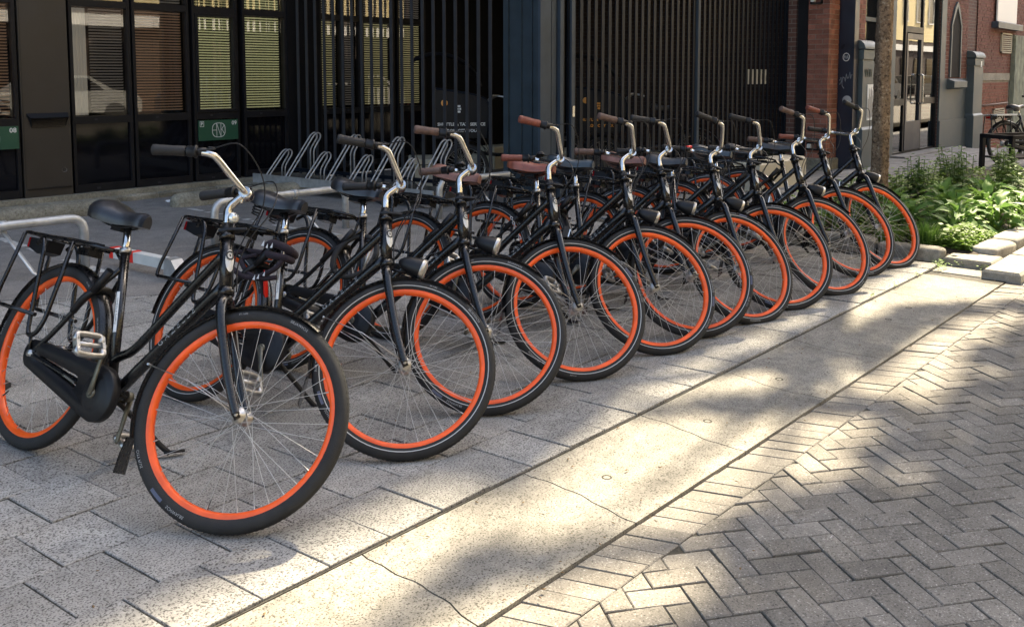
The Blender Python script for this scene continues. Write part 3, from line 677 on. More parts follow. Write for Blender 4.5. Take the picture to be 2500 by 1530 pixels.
m = MB().lathe([(0, .0245), (.010, .0235), (.018, .017), (.021, .0)], BP((-.05, .172, .112)), AX, 14).tube([BP((-.05, .172, .083)), BP((-.05, .172, .112))], .006, 6); bm('bell', m, 'black_plastic')
m = MB().lathe([(0, .0215), (.010, .0205), (.016, .015), (.019, .0)], SP(.024, -.01, .705), (PE * .9 - Vector((0, .35, 0))).normalized(), 14); bm('stem_bell', m, 'lamp_glass')
m = MB().tube([BP((-.085, .186, .11)), BP((-.085, .186, .125))], .012, 8).tube([BP((-.10, .188, .118)), BP((-.06, .182, .120))], .0105, 8); bm('red_bell', m, 'red_tag')

BK = {1: (1.275, 3.721, -1.444, .377, .48, .796), 2: (1.952, 3.737, -1.415, .462, .62, .794), 3: (2.473, 3.802, -1.397, .448, .535, .816), 4: (3.167, 3.789, -1.469, .408, .79, .809), 5: (3.755, 3.725, -1.466, .393, .82, .801), 6: (4.129, 3.724, -1.444, .404, .64, .794),
      7: (4.582, 3.649, -1.453, .434, .90, .787), 8: (5.081, 3.639, -1.516, .437, .73, .772), 9: (5.575, 3.555, -1.459, .437, .86, .80), 10: (6.233, 3.639, -1.457, .458, .78, .80), 11: (6.674, 3.564, -1.455, .43, .94, .818)}
SAD = {1: 'black_vinyl', 2: 'black_vinyl', 3: 'black_vinyl', 4: 'tan_leather', 5: 'brown_leather', 6: 'slate_vinyl', 7: 'tan_leather', 8: 'grey_vinyl', 9: 'slate_vinyl', 10: 'grey_vinyl', 11: 'grey_vinyl'}
GRP = {1: 'black_grip', 2: 'black_grip', 3: 'brown_grip', 4: 'red_brown_grip', 5: 'brown_grip', 6: 'black_grip', 7: 'black_grip', 8: 'black_grip', 9: 'brown_grip', 10: 'red_brown_grip', 11: 'black_grip'}
LAB = {1: 'black city bike nearest the camera, white sticker on its seat tube, no headlight',
       2: 'black orange-rimmed bike, second from the left, dark cloth-covered lock round its seat tube',
       3: 'black orange-rimmed bike, third from the left, thick black cable lock under its black saddle',
       4: 'black orange-rimmed bike, fourth from the left, pinkish brown saddle and red-brown grips',
       5: 'black orange-rimmed bike, fifth from the left, reddish brown leather saddle and dark brown grips',
       6: 'black orange-rimmed bike, sixth from the left, blue-grey saddle and black grips',
       7: 'black orange-rimmed bike, seventh from the left, small red bell on its handlebar',
       8: 'black orange-rimmed bike, eighth from the left, dull grey saddle and small block headlight',
       9: 'black orange-rimmed bike, third from the plant bed, with brown grips',
       10: 'black orange-rimmed bike, second from the plant bed, small block headlight on its fork',
       11: 'black orange-rimmed bike at the far right of the row, beside the plant bed'}
def steer_mx(st, dw=0.):
    return Matrix.Translation(BASE + AX*dw) @ Matrix.Rotation(st, 4, AX) @ Matrix.Translation(-BASE)
def make_bike(k, x, y, h, lean, st, wc, label, rim='orange_enamel', light=None, crank_a=R(8), group='orange-rimmed bikes parked in a row'):
    t = thing('bicycle', label, 'bicycle', group=group); t.rotation_mode = 'QUATERNION'
    t.matrix_world = Matrix.Translation((x, y, .002)) @ Matrix.Rotation(h, 4, 'Z') @ Matrix.Rotation(-lean, 4, 'X')
    SM = steer_mx(st); HM = steer_mx(st, wc - WC)
    f = ob('frame', BM['frame'], t); ob('frame_lettering', BM['frame_lettering'], f); b = ob('head_badge', BM['head_badge'], f); ob('badge_roundel', BM['badge_roundel'], f)
    if k in (1, 2): s = ob('seat_tube_sticker', BM['seat_tube_sticker'], f); ob('sticker_lettering', BM['sticker_lettering'], f)
    sp = ob('seat_post', BM['seat_post'], t); ob('seat_clamp', BM['seat_clamp'], sp)
    sd = ob('saddle', BM['saddle'], t, SAD.get(k, 'black_vinyl'), mx=Matrix.Translation(sp1 + Vector((-.03, 0, .028 + (rnd.uniform(-.03, .02) if k > 3 else 0)))) @ Matrix.Rotation(R(rnd.uniform(-6, 4)), 4, 'Y') @ Matrix.Rotation(R(rnd.uniform(-5, 5)), 4, 'Z'))
    ob('saddle_rails', BM['saddle_rails'], sd)
    if k in (2, 4, 5):
        for sy in (-1, 1): ob('saddle_spring', BM['saddle_spring'], sd, loc=(-.095, sy*.055, -.035))
    for nm, ctr, mxx, hub, spk in (('rear_wheel', Vector((0, 0, RW)), None, 'hub_rear', 'spokes_rear'), ('front_wheel', FH, SM, 'hub_front', 'spokes_front')):
        roll = Matrix.Rotation(rnd.uniform(0, 6.28) if k not in (1, 2, 3) or nm == 'rear_wheel' else (0.0, .35, -.15)[k-1], 4, 'Y')
        w = ob(nm, BM['tyre'], t, mx=(mxx or Matrix()) @ Matrix.Translation(ctr) @ roll)
        ob('rim', BM['rim'], w, rim if rim != 'orange_enamel' else None); ob('hub', BM[hub], w); ob('spokes', BM[spk], w, kind='stuff'); ob('valve', BM['valve'], w)
        if k != 1 or True: ob('reflective_stripe', BM['reflective_stripe'], w, None if k != 1 else 'print_grey') if k != 1 else None
        ob('tyre_lettering', BM['tyre_lettering'], w); ob('tyre_label', BM['tyre_label'], w)
    ob('rear_mudguard', BM['rear_mudguard'], t, loc=(0, 0, RW))
    g = ob('front_mudguard', BM['front_mudguard'], t, mx=SM @ Matrix.Translation(FH)); ob('mudguard_stay', BM['mudguard_stay'], g)
    c = ob('carrier', BM['carrier'], t); ob('carrier_strap', BM['carrier_strap'], c); ob('rear_light', BM['rear_light'], c); ob('rear_reflector', BM['rear_reflector'], c)
    cc = ob('chain_case', BM['chain_case'], t); ob('chain', BM['chain'], cc)
    for nm, a, sy in (('crank_right', crank_a, -1), ('crank_left', crank_a + math.pi, 1)):
        cr = ob('crank', BM[nm], t, mx=Matrix.Translation(BBP) @ Matrix.Rotation(-a, 4, 'Y'))
        p = ob('pedal', BM['pedal'], cr, mx=Matrix.Translation((0, sy*.160, .168)) @ Matrix.Rotation(a + R(55 if sy < 0 else 20), 4, 'Y') @ Matrix.Rotation(0 if sy < 0 else math.pi, 4, 'Z')); ob('pedal_rubber', BM['pedal_rubber'], cr, mx=p.matrix_local)
    ob('ring_lock', BM['ring_lock'], t); ob('kickstand', BM['kickstand'], t)
    ob('fork', BM['fork'], t, mx=SM); ob('steering_collar', BM['steering_collar'], t, mx=SM)
    ob('stem', BM['stem'], t, mx=HM); hb = ob('handlebar', BM['handlebar'], t, mx=HM)
    for s_ in 'rl':
        ob('grip', BM['grip_' + s_], hb, GRP.get(k, 'black_grip')); ob('twist_shifter', BM['shifter_' + s_], hb); ob('brake_lever', BM['lever_' + s_], hb); ob('brake_cable', BM['cable_' + s_], hb)
    light = light or ('none' if k == 1 else 'block' if k in (4, 8, 10) else 'bullet')
    if light == 'bullet':
        l = ob('headlight', BM['headlight'], t, mx=SM); ob('headlight_ring', BM['headlight_ring'], l); ob('headlight_lens', BM['headlight_lens'], l)
    elif light == 'block':
        l = ob('headlight', BM['block_light'], t, mx=SM); ob('headlight_lens', BM['block_light_lens'], l)
    if k in (3, 4): ob('bell', BM['bell'], hb)
    if k == 1: ob('bell', BM['stem_bell'], t, mx=SM)
    if k == 7: ob('bell', BM['red_bell'], hb)
    return t
BIKES = {}
for k in BK:
    BIKES[k] = make_bike(k, *BK[k], LAB[k], crank_a=R({1: -8, 2: -150, 3: 95}.get(k, rnd.uniform(0, 360))))
# a bicycle on the far pavement beyond the bed
far = make_bike(20, 15.98, 3.72, -.55, .05, .1, .80, 'dark bicycle with black rims on the far pavement behind the plant bed', rim='black_plastic', light='none', group='bicycles beyond the bed')
del far['group']; FARM = far.matrix_world.copy()

# ------------------------------------------------------------------ things hung on the bikes
def bike_point(k, p):
    x, y, h, l, _, _ = BK[k]; return Matrix.Translation((x, y, .002)) @ Matrix.Rotation(h, 4, 'Z') @ Matrix.Rotation(-l, 4, 'X') @ Vector(p)
c2 = lambda p: bike_point(2, p)
lk = thing('chain_lock', 'dark purple cloth-sleeved chain lock bundled round the second bike seat tube', 'lock', loc=c2((.32, 0, .70)))
o0 = c2((.32, 0, .70))
def rel(k, pts, o): return [bike_point(k, p) - o for p in pts]
m = MB().tube(bez(rel(2, [(.25, -.03, .735), (.30, -.045, .745), (.37, -.035, .735), (.385, 0, .725), (.36, .04, .72), (.29, .045, .73), (.25, .01, .735)], o0), 4), .019, 10); m.tube(bez(rel(2, [(.27, -.035, .70), (.32, -.05, .69), (.38, -.04, .69), (.385, .01, .69), (.33, .045, .70)], o0), 4), .017, 10)
ob('sleeve', m, lk, 'purple_cloth')
m = MB().tube(bez(rel(2, [(.38, -.035, .69), (.36, -.05, .63), (.25, -.06, .575), (.12, -.06, .60), (.05, -.05, .66), (.12, -.01, .70), (.24, -.03, .70)], o0), 5), .012, 10).tube(bez(rel(2, [(.37, -.03, .60), (.30, -.055, .58), (.2, -.05, .60), (.12, -.03, .655), (.2, -.02, .69)], o0), 5), .011, 8); ob('chain', m, lk, 'purple_cloth')
m = MB()
for (x, y, z, s_) in ((.255, -.062, .737, .016), (.295, -.072, .725, .012), (.325, -.074, .730, .014), (.29, -.08, .577, .014), (.315, -.082, .583, .013), (.34, -.078, .60, .012)):
    a, b, c_ = rel(2, [(x - s_*.6, y, z - s_*.8), (x + s_*.6, y, z - s_*.8), (x + s_*.1, y - .002, z + s_*.9)], o0); m.add([a, b, c_], [(0, 1, 2)])
ob('sleeve_print', m, lk, 'print_white', kind='stuff')
m = MB().box(Vector((-.008, -.006, -.05)), Vector((.008, .006, .02))).tube([(0, 0, .02), (0, .01, .07)], .0015, 4)
rt = ob('key_tag', m, None, 'red_tag', loc=c2((.33, -.06, .60)) + Vector((0, 0, -.05))); tag(rt, 'small red tag hanging below the cloth-sleeved lock', 'tag')
m = MB(); P = []
for i in range(34):
    a = i / 33 * 2 * math.pi * 1.65; P.append((.34 + .105*math.cos(a) * (1 - .004*i), .01 + .05*math.sin(a*1.0 + .6) - .045, .60 + .115*math.sin(a)))
o3 = bike_point(3, (.34, 0, .60)); m.tube(rel(3, P, o3), .0125, 8); cl = ob('cable_lock', m, None, 'rubber', loc=o3); tag(cl, 'thick black cable lock coiled round the third bike frame', 'lock')
hd = MB().tube(rel(3, [(.44, -.055, .66), (.44, -.06, .53)], o3), .007, 8); ob('lock_key_rod', hd, cl, 'alloy')
o5 = bike_point(5, (.24, -.06, .56)); ch = thing('chain', 'short steel chain hanging by the fifth bike rear wheel', 'chain', loc=o5)
for i in range(9):
    t = i / 8; p = bike_point(5, (.20 + .09*t, -.065, .62 - .11*t)) - o5; d = (bike_point(5, (.29, -.065, .51)) - bike_point(5, (.20, -.065, .62))).normalized(); u = d.orthogonal().normalized() if i % 2 else d.cross(d.orthogonal()).normalized()
    ob('chain_link', MB().tube([p + (d*math.cos(a)*.012 + u*math.sin(a)*.007) for a in [2*math.pi*j/8 for j in range(9)]], .0028, 5, caps=False), ch, 'alloy')

# ------------------------------------------------------------------ yard furniture
HOOP = [('galvanised low tube hoop at the left edge, behind the nearest bike', 1.15, 2.88, 6.92), ('galvanised low tube hoop behind the second and third bikes', 3.95, 5.28, 6.88), ('galvanised low tube hoop behind the fourth and fifth bikes', 6.22, 7.28, 6.55)]
for lab, x0, x1, y in HOOP:
    h = thing('guard_hoop', lab, 'hoop', loc=(x0, y, 0), group='low guard hoops in the parking bays'); L_ = x1 - x0
    ob('tube', MB().tube(fillet([(0, 0, 0), (0, 0, .385), (L_, -.04, .385), (L_, -.04, 0)], .11, 6), .033, 14), h, 'galvanised')
    cx = L_ - .55 if L_ > 1.1 else L_*.45
    ob('clamp', MB().lathe([(-.025, .0335), (-.025, .038), (.025, .038), (.025, .0335)], (cx, -.02, .385), (1, 0, 0), 16).box((cx - .022, -.03, .33), (cx + .022, -.01, .36)), h, 'galvanised')
    ob('brace', MB().tube([(cx, -.02, .35), (cx + .12, -.22, .06), (cx + .17, -.27, .02)], .020, 8, flat=.35), h, 'galvanised')
    ob('foot_plate', MB().box((cx + .1, -.36, .005), (cx + .26, -.22, .02)), h, 'galvanised')
bmr = thing('barrier_beam', 'white box beam with red ends lying in the parking bay', 'barrier', loc=(3.06, 6.80, 0), rz=R(-85))
ob('beam', MB().box((0, -.035, .07), (.80, .035, .145)), bmr, 'white_enamel')
for a in (.0, .27): ob('red_band', MB().box((a, -.0375, .0675), (a + .05, .0375, .1475)), bmr, 'red_tag')
ob('end_bracket', MB().prism([(.72, .012), (.92, .012), (.92, .03), (.82, .15), (.74, .155)], -.045, .045, lambda x, z, y: (x, y, z)), bmr, 'galvanised')
# wheel stops
for lab, x0, x1, y, rz_ in (('long mossy concrete wheel stop left, below the bronze facade panel', 1.9, 4.38, 9.62, -2), ('long concrete wheel stop below the green parking sign', 4.86, 7.2, 9.36, -3)):
    L_ = x1 - x0; m = MB(); vs = []; n = 12; secs = [(0, .25), (.02, .6), (.06, .85), (.14, 1), (L_*.5, 1), (L_ - .14, 1), (L_ - .06, .85), (L_ - .02, .6), (L_, .25)]
    for (x, s_) in secs:
        for j in range(n):
            a = math.pi * j / (n-1); vs.append((x, -.125*s_*math.cos(a), .002 + .15*(s_*.55 + .45)*(max(0, math.sin(a)))**.55))
    k = len(secs); m.add(vs, [(i*n+j, (i+1)*n+j, (i+1)*n+j+1, i*n+j+1) for i in range(k-1) for j in range(n-1)], True); m.f += [tuple(range(n)), tuple((k-1)*n + j for j in range(n-1, -1, -1))]; m.sm += [False, False]
    w = ob('wheel_stop', m, None, 'mossy_concrete', loc=(x0, y, .004)); w.rotation_euler = (0, 0, R(rz_)); tag(w, lab, 'kerb block', 'wheel stops at the facade')
# bicycle rack by the bar fence
rk = thing('bike_rack', 'galvanised rack of bent tube wheel holders on a steel tray before the bar fence', 'bike rack', loc=(6.36, 10.05, .10), rz=R(-84.7))
RL = 3.0
ob('tray_lip', MB().box((-.01, -.045, .0), (RL + .01, -.022, .11)), rk, 'galvanised')
ob('tray', MB().box((0, .40, 0), (RL, .42, .09)).box((0, -.02, .0), (RL, .42, .012)).box((0, -.02, .012), (.02, .42, .09)).box((RL - .02, -.02, .012), (RL, .42, .09)), rk, 'rusty_tray')
for i in range(8):
    x = .18 + i * .365; hi = i % 2 == 1; zp = .62 if hi else .40; b = .52 if hi else .36
    for dx in (-.032, .032):
        P = [(x + dx, .02, .05), (x + dx, .05, .10), (x + dx, b - .06, zp - .03), (x + dx, b, zp), (x + dx, b + .045, zp - .02), (x + dx, b + .045, zp - .07), (x + dx, b - .03, zp - .16), (x + dx, b - .07, zp - .22), (x + dx, b - .07, .05)]
        ob('holder_rod', MB().tube(fillet(P, .05, 4), .0095, 8), rk, 'rack_steel')
# stub of a person at the left edge: one leg and shoe in the frame
pr = thing('person', 'person in black trousers and black shoes, only a shoe at the left edge', 'person', loc=(1.285, 4.53, 0), rz=R(-48))
def skin_body():
    me = bpy.data.meshes.new('body'); J = {'pel': (0, 0, .95), 'ch': (0, 0, 1.28), 'nk': (0, 0, 1.45), 'hd': (.01, 0, 1.60), 'ht': (.01, 0, 1.74)}
    V = [(0, 0, .95), (0, 0, 1.15), (0, 0, 1.36), (0, 0, 1.47), (.015, 0, 1.58), (.01, 0, 1.70)]; rad = [.15, .14, .15, .055, .09, .085]; E_ = [(0, 1), (1, 2), (2, 3), (3, 4), (4, 5)]
    for sy in (-1, 1):
        b = len(V); V += [(0, sy*.10, .88), (.02, sy*.11, .50), (-.01, sy*.115, .10), (.02, sy*.12, .05)]; rad += [.095, .065, .048, .04]; E_ += [(0, b), (b, b+1), (b+1, b+2), (b+2, b+3)]
        b = len(V); V += [(0, sy*.18, 1.38), (-.02, sy*.24, 1.10), (.03, sy*.25, .86), (.05, sy*.24, .78)]; rad += [.065, .047, .036, .03]; E_ += [(2, b), (b, b+1), (b+1, b+2), (b+2, b+3)]
        for f in range(4): q = len(V); V += [(.06 + .018*f - .03, sy*(.235), .73 - .004*abs(f-1)), (.07 + .018*f - .03, sy*.225, .69)]; rad += [.010, .008]; E_ += [(b+3, q), (q, q+1)]
        q = len(V); V += [(.085, sy*.215, .76), (.095, sy*.205, .73)]; rad += [.011, .009]; E_ += [(b+3, q), (q, q+1)]
    me.from_pydata(V, E_, []); o = bpy.data.objects.new('body', me); COL.objects.link(o)
    md = o.modifiers.new('skin', 'SKIN'); md.use_smooth_shade = True
    for i, sv in enumerate(me.skin_vertices[0].data): sv.radius = (rad[i], rad[i]); sv.use_root = (i == 0)
    sb = o.modifiers.new('sub', 'SUBSURF'); sb.levels = 1; sb.render_levels = 1
    me.materials.append(MT('trouser_cloth')); o.parent = pr; return o
skin_body()
m = MB().lathe([(-.01, .105), (.04, .103), (.08, .085), (.11, .04), (.115, 0)], (.0, 0, 1.64), (0, 0, 1), 16); ob('hair', m, pr, 'hair')
ob('face', MB().lathe([(-.05, .03), (-.02, .055), (.02, .06), (.05, .05), (.06, .0)], (.075, 0, 1.59), (0, 0, 1), 12).box((.128, -.01, 1.575), (.15, .01, 1.60)), pr, 'skin')
for sy in (-1, 1):
    m = MB(); S = [(-.09, .03, .07), (-.07, .038, .085), (-.02, .04, .09), (.05, .046, .062), (.11, .048, .048), (.16, .042, .04), (.19, .022, .03)]; vs = []
    for (x, hw, hz) in S: vs += [(x, sy*.12 - hw, 0), (x, sy*.12 - hw*.95, hz*.7), (x, sy*.12, hz), (x, sy*.12 + hw*.95, hz*.7), (x, sy*.12 + hw, 0)]
    k = len(S); m.add(vs, [(i*5+j, (i+1)*5+j, (i+1)*5+(j+1) % 5, i*5+(j+1) % 5) for i in range(k-1) for j in range(5)], True); m.f += [(0, 1, 2, 3, 4), tuple((k-1)*5 + j for j in (4, 3, 2, 1, 0))]; m.sm += [False]*2
    ob('shoe', m, pr, 'shoe_leather')
# scraps of litter in the yard
for i, (x, y, lab) in enumerate(((4.43, 9.55, 'crumpled white scrap between the two wheel stops'), (5.05, 9.75, 'small white scrap under the facade plinth'))):
    m = MB(); q = random.Random(i); vs = [(q.uniform(-.05, .05), q.uniform(-.03, .03), q.uniform(0, .03)) for _ in range(10)]; m.add(vs, [(a, (a+3) % 10, (a+5) % 10) for a in range(10)]); tag(ob('litter', m, None, 'litter_white', loc=(x, y, .006)), lab, 'litter')

# ------------------------------------------------------------------ office building with dark metal facade
FY = 10.4
off = thing('office_building', 'dark metal and glass office front with venetian blinds behind the yard', 'building', loc=(0, 0, 0))
ob('plinth', MB().box((-6, FY - .10, -.02), (7.30, FY + .2, .125)), off, 'mossy_concrete')
for i in range(12):
    x0 = -1.5 + i * .74; ob('plinth_kerb', MB().bbox((x0 + .004, FY - .20, -.02), (x0 + .732, FY - .104, .07), .02), off, 'mossy_concrete')
ob('roof_block', MB().box((-16, FY + .02, 3.46), (13.2, 15, 14.5)), off, 'dark_wall')  # unseen; extended and raised to block sun from the pavement
ob('upper_storey', MB().box((7.45, 6.55, 3.45), (13.2, FY, 15.5)), off, 'dark_wall')  # unseen overhang; height set to put its shadow edge at the kerb
ob('yard_wall', MB().box((9.62, FY + .05, .0), (13.2, FY + .3, 3.44)), off, 'dark_wall')
ob('room', MB().add([(-6, 13, 0), (13.2, 13, 0), (13.2, 13, 3.4), (-6, 13, 3.4), (-6, FY + .35, 0), (13.2, FY + .35, 0), (13.2, FY + .35, 3.4), (-6, FY + .35, 3.4)], [(0, 1, 2, 3), (4, 5, 1, 0), (3, 2, 6, 7), (0, 3, 7, 4)]), off, 'room_dark')
def slats(x0, x1, z0, z1, y, pitch=.033, tilt=R(38), drop=0):
    m = MB(); n = int((z1 - z0) / pitch)
    for i in range(n):
        z = z1 - (i + .5)*pitch; h = .0135; dy, dz = h*math.cos(tilt), h*math.sin(tilt); e = rnd.uniform(-.0015, .0015)
        m.add([(x0, y - dy, z + dz + e), (x1, y - dy, z + dz - e), (x1, y, z + .003), (x0, y, z + .003), (x1, y + dy, z - dz - e), (x0, y + dy, z - dz + e)], [(0, 1, 2, 3), (3, 2, 4, 5)])
    return m
def window(x0, x1, blind=None, bx=None, sash=False, curtain=False, upper='blind_grey', low='black_glass', zt=2.2):
    fw = .035
    w = ob('window', MB().box((x0 - fw, FY - .03, .13), (x0, FY + .06, 3.3)).box((x1, FY - .03, .13), (x1 + fw, FY + .06, 3.3)).box((x0, FY - .026, .13), (x1, FY + .055, .215)).box((x0, FY - .034, .90), (x1, FY + .055, .985)).box((x0, FY - .024, 2.205), (x1, FY + .055, 2.285)).box((x0, FY - .024, 3.2), (x1, FY + .055, 3.3)), off, 'dark_frame')
    ob('lower_panel', MB().box((x0, FY + .005, .215), (x1, FY + .025, .90)), w, low)
    for a_, b_ in (((-.10, -.031, .155), (-.06, -.025, .175)), ((-.10, -.039, .935), (-.07, -.033, .955))): ob('drain_cap', MB().box(((x0+x1)/2 + a_[0], FY + a_[1], a_[2]), ((x0+x1)/2 + b_[0], FY + b_[1], b_[2])), w, 'bar_grey')
    if sash:
        s = .035; ob('sash', MB().box((x0 + .004, FY - .045, .988), (x0 + s, FY + .02, 2.203)).box((x1 - s, FY - .045, .988), (x1 - .004, FY + .02, 2.203)).box((x0 + s, FY - .045, .988), (x1 - s, FY + .02, .988 + s)).box((x0 + s, FY - .045, 2.203 - s), (x1 - s, FY + .02, 2.203)), w, 'dark_frame')
    ob('pane', MB().add([(x0, FY + .012, .985), (x1, FY + .012, .985), (x1, FY + .012, 2.205), (x0, FY + .012, 2.205)], [(0, 1, 2, 3)]), w, 'window_glass')
    ob('top_pane', MB().add([(x0, FY + .012, 2.285), (x1, FY + .012, 2.285), (x1, FY + .012, 3.2), (x0, FY + .012, 3.2)], [(0, 1, 2, 3)]), w, 'window_glass')
    if blind:
        a, b = bx or (x0 + .01, x1 - .01)
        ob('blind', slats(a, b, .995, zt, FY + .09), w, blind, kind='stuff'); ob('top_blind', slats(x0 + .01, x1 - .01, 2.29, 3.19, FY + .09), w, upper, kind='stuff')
    if curtain:
        m = MB(); n = 14; a, b = x0 + .01, x0 + (x1 - x0)*.36; vs = []
        for i in range(n*2+1):
            x = a + (b - a)*i/(n*2); y = FY + .16 + .025*math.sin(i*1.35); vs += [(x, y, .99), (x, y, 2.2)]
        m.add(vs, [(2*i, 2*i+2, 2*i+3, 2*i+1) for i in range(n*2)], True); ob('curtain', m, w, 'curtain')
    return w
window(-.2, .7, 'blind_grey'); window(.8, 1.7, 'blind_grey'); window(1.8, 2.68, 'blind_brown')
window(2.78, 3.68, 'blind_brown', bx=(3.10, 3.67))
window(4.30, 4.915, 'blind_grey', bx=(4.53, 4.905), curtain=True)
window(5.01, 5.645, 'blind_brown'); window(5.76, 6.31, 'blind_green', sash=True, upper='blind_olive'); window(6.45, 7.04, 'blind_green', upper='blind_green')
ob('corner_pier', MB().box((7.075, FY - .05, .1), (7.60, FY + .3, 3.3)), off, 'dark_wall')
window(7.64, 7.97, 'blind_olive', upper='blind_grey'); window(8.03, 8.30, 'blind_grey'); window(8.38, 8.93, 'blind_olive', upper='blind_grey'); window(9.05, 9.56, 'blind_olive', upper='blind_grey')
# bronze panel with vent hood and dents
pn = ob('column_panel', MB().box((3.735, FY - .045, .12), (4.235, FY + .1, 3.3)), off, 'bronze_panel')
ob('panel_seam', MB().box((3.748, FY - .048, .24), (3.752, FY - .044, 3.3)).box((3.76, FY - .055, .205), (4.225, FY - .044, .225)), pn, 'black_plastic')
m = MB(); m.add([(3.775, FY - .047, 1.035), (4.215, FY - .047, 1.035), (4.19, FY - .12, .985), (3.80, FY - .12, .985), (3.83, FY - .047, .87), (4.17, FY - .047, .87)], [(0, 1, 2, 3), (0, 3, 4), (1, 5, 2)])
vh = ob('vent_hood', m, pn, 'black_plastic'); m = MB()
for i in range(6): z = .975 - i*.018; m.box((3.83, FY - .11 + i*.012, z - .004), (4.16, FY - .06, z))
ob('vent_louvres', m, vh, 'dark_frame')
for (x, z, s_) in ((4.13, .745, .012), (4.15, .405, .026), (3.94, 2.18, .012)):
    ob('panel_dent', MB().lathe([(0, s_), (-.006, s_*.7), (-.012, s_*.3), (-.014, 0)], (x, FY - .046, z), (0, -1, 0), 12), pn, 'alloy' if s_ > .02 else 'bronze_panel')
# parking signs
def psign(x0, x1, z0, z1, num, lab, full=True):
    s = thing('parking_sign', lab, 'sign', loc=((x0+x1)/2, FY - .05, (z0+z1)/2), group='green bay number signs'); w, h = (x1-x0)/2, (z1-z0)/2
    ob('plate', MB().box((-w, 0, -h), (w, .012, h)), s, 'green_sign')
    def put(nm, mb): mapv(mb, lambda v: Vector((v.x, -.002, v.y))); ob(nm, mb, s, 'print_white')
    t = text_mb(num, .072, 1.0, thick=.0012); t.v = [(v[0] + w - .055, v[1] + h - .045, 0) for v in t.v]; put('bay_number', t)
    m = MB(); bx_, bz = -w + .045, h - .045
    for a, b, c_, d in ((-.028, -.034, .028, -.028), (-.028, .028, .028, .034), (-.028, -.034, -.022, .034), (.022, -.034, .028, .034)): m.add([(bx_+a, bz+b, 0), (bx_+c_, bz+b, 0), (bx_+c_, bz+d, 0), (bx_+a, bz+d, 0)], [(0, 1, 2, 3)])
    t = text_mb('P', .05, thick=.002); m.add([(v[0] + bx_, v[1] + bz, 0) for v in t.v], t.f); put('parking_letter', m)
    # roundel logo of strokes
    m = MB(); rr, tt = .092, .0042; n = 40; vs = []
    for i in range(n):
        a = 2*math.pi*i/n; sq = 1 + .05*math.cos(4*a + math.pi); vs += [((rr - tt)*math.cos(a)*sq, (rr - tt)*math.sin(a)*sq, 0), ((rr + tt)*math.cos(a)*sq, (rr + tt)*math.sin(a)*sq, 0)]
    m.add(vs, [(2*i, 2*i+1, (2*i+3) % (2*n), (2*i+2) % (2*n)) for i in range(n)])
    def stroke(a, b, w_=.0034):
        a, b = Vector((*a, 0)), Vector((*b, 0)); d = (b - a).normalized(); p = Vector((-d.y, d.x, 0))*w_; m.add([a + p, a - p, b - p, b + p], [(0, 1, 2, 3)])
    stroke((-.028, -.085), (-.028, .085)); stroke((-.09, 0), (-.028, 0)); stroke((-.028, .085), (.030, -.085)); stroke((.030, -.085), (.030, .085)); stroke((.034, .0), (.073, .055)); stroke((.042, .012), (.075, -.048))
    mapv(m, lambda v: Vector((v.x, v.y, 0))); put('logo', m)
    return s
psign(5.76, 6.305, .632, .885, '09', 'green parking sign numbered 09 with a round white logo, under the third window')
psign(3.14, 3.695, .665, .905, '08', 'green parking sign numbered 08 cut by the left edge of the picture')

# ------------------------------------------------------------------ bar fence, steel column, gate
fx0, fy0, fx1, fy1 = 7.12, 10.30, 7.50, 6.98
fn = thing('bar_fence', 'tall dark fence of thin vertical steel bars between facade and blue column', 'fence', loc=(fx0, fy0, 0))
d = Vector((fx1 - fx0, fy1 - fy0, 0)); L_ = d.length; d.normalize(); rzf = math.atan2(d.y, d.x); nb = 20
bar = MB().box((-.006, -.022, .02), (.006, .022, 3.42)).mesh('bar', 'bar_grey')
bar.transform(Matrix.Rotation(0, 4, 'Z'))
for i in range(nb):
    p = d * (.10 + (L_ - .16) * i / (nb - 1)); o = ob('bar', bar, fn, loc=(p.x, p.y, 0)); o.rotation_euler = (0, 0, rzf + R(90))
for z in (.16, 3.0): o = ob('rail', MB().box((0, -.02, z), (L_, .02, z + .045)), fn, 'fin_paint'); o.rotation_euler = (0, 0, rzf)
colm = thing('steel_column', 'blue-grey ribbed steel column between the bar fence and the gate', 'column', loc=(7.51, 6.3, 0))
ob('web', MB().box((.0, .02, 0), (.14, .52, 3.45)), colm, 'blue_steel')
ob('rib', MB().box((-.022, .12, 0), (.0, .14, 3.45)), colm, 'blue_steel'); ob('rib', MB().box((-.022, .27, 0), (.0, .285, 3.45)), colm, 'blue_steel'); ob('rib', MB().box((-.03, .46, 0), (.0, .53, 3.45)), colm, 'blue_steel'); ob('rib', MB().box((-.03, .02, 0), (.0, .055, 3.45)), colm, 'blue_steel')
ob('flange', MB().box((-.032, -.012, 0), (.145, .02, 3.45)), colm, 'grey_steel')
ob('front_strip', MB().box((.165, -.004, 0), (.245, .03, 3.45)), colm, 'grey_steel')
GYP = 6.30
fin = MB().box((-.028, -.007, .05), (.028, .007, 3.42)).mesh('bar', 'fin_paint')
def gate(x0, x1, n, lab, post0=True):
    g = thing('bar_gate', lab, 'gate', loc=(x0, GYP, 0), group='leaves of the barred gate'); W_ = x1 - x0
    for i in range(n):
        x = .05 + (W_ - .08) * i / (n - 1); o = ob('bar', fin, g, loc=(x, 0, 0)); o.rotation_euler = (0, 0, 0)
    for z in (.10, 3.30): ob('rail', MB().box((0, .032, z), (W_, .06, z + .05)), g, 'fin_paint')
    ob('post', MB().box((-.03, -.035, 0), (.025, .035, 3.44)), g, 'grey_steel'); return g
gate(7.82, 8.02, 2, 'narrow fixed strip of gate bars right beside the blue steel column')
g1 = gate(8.02, 10.70, 20, 'left leaf of the dark barred gate, cargo bikes behind it')
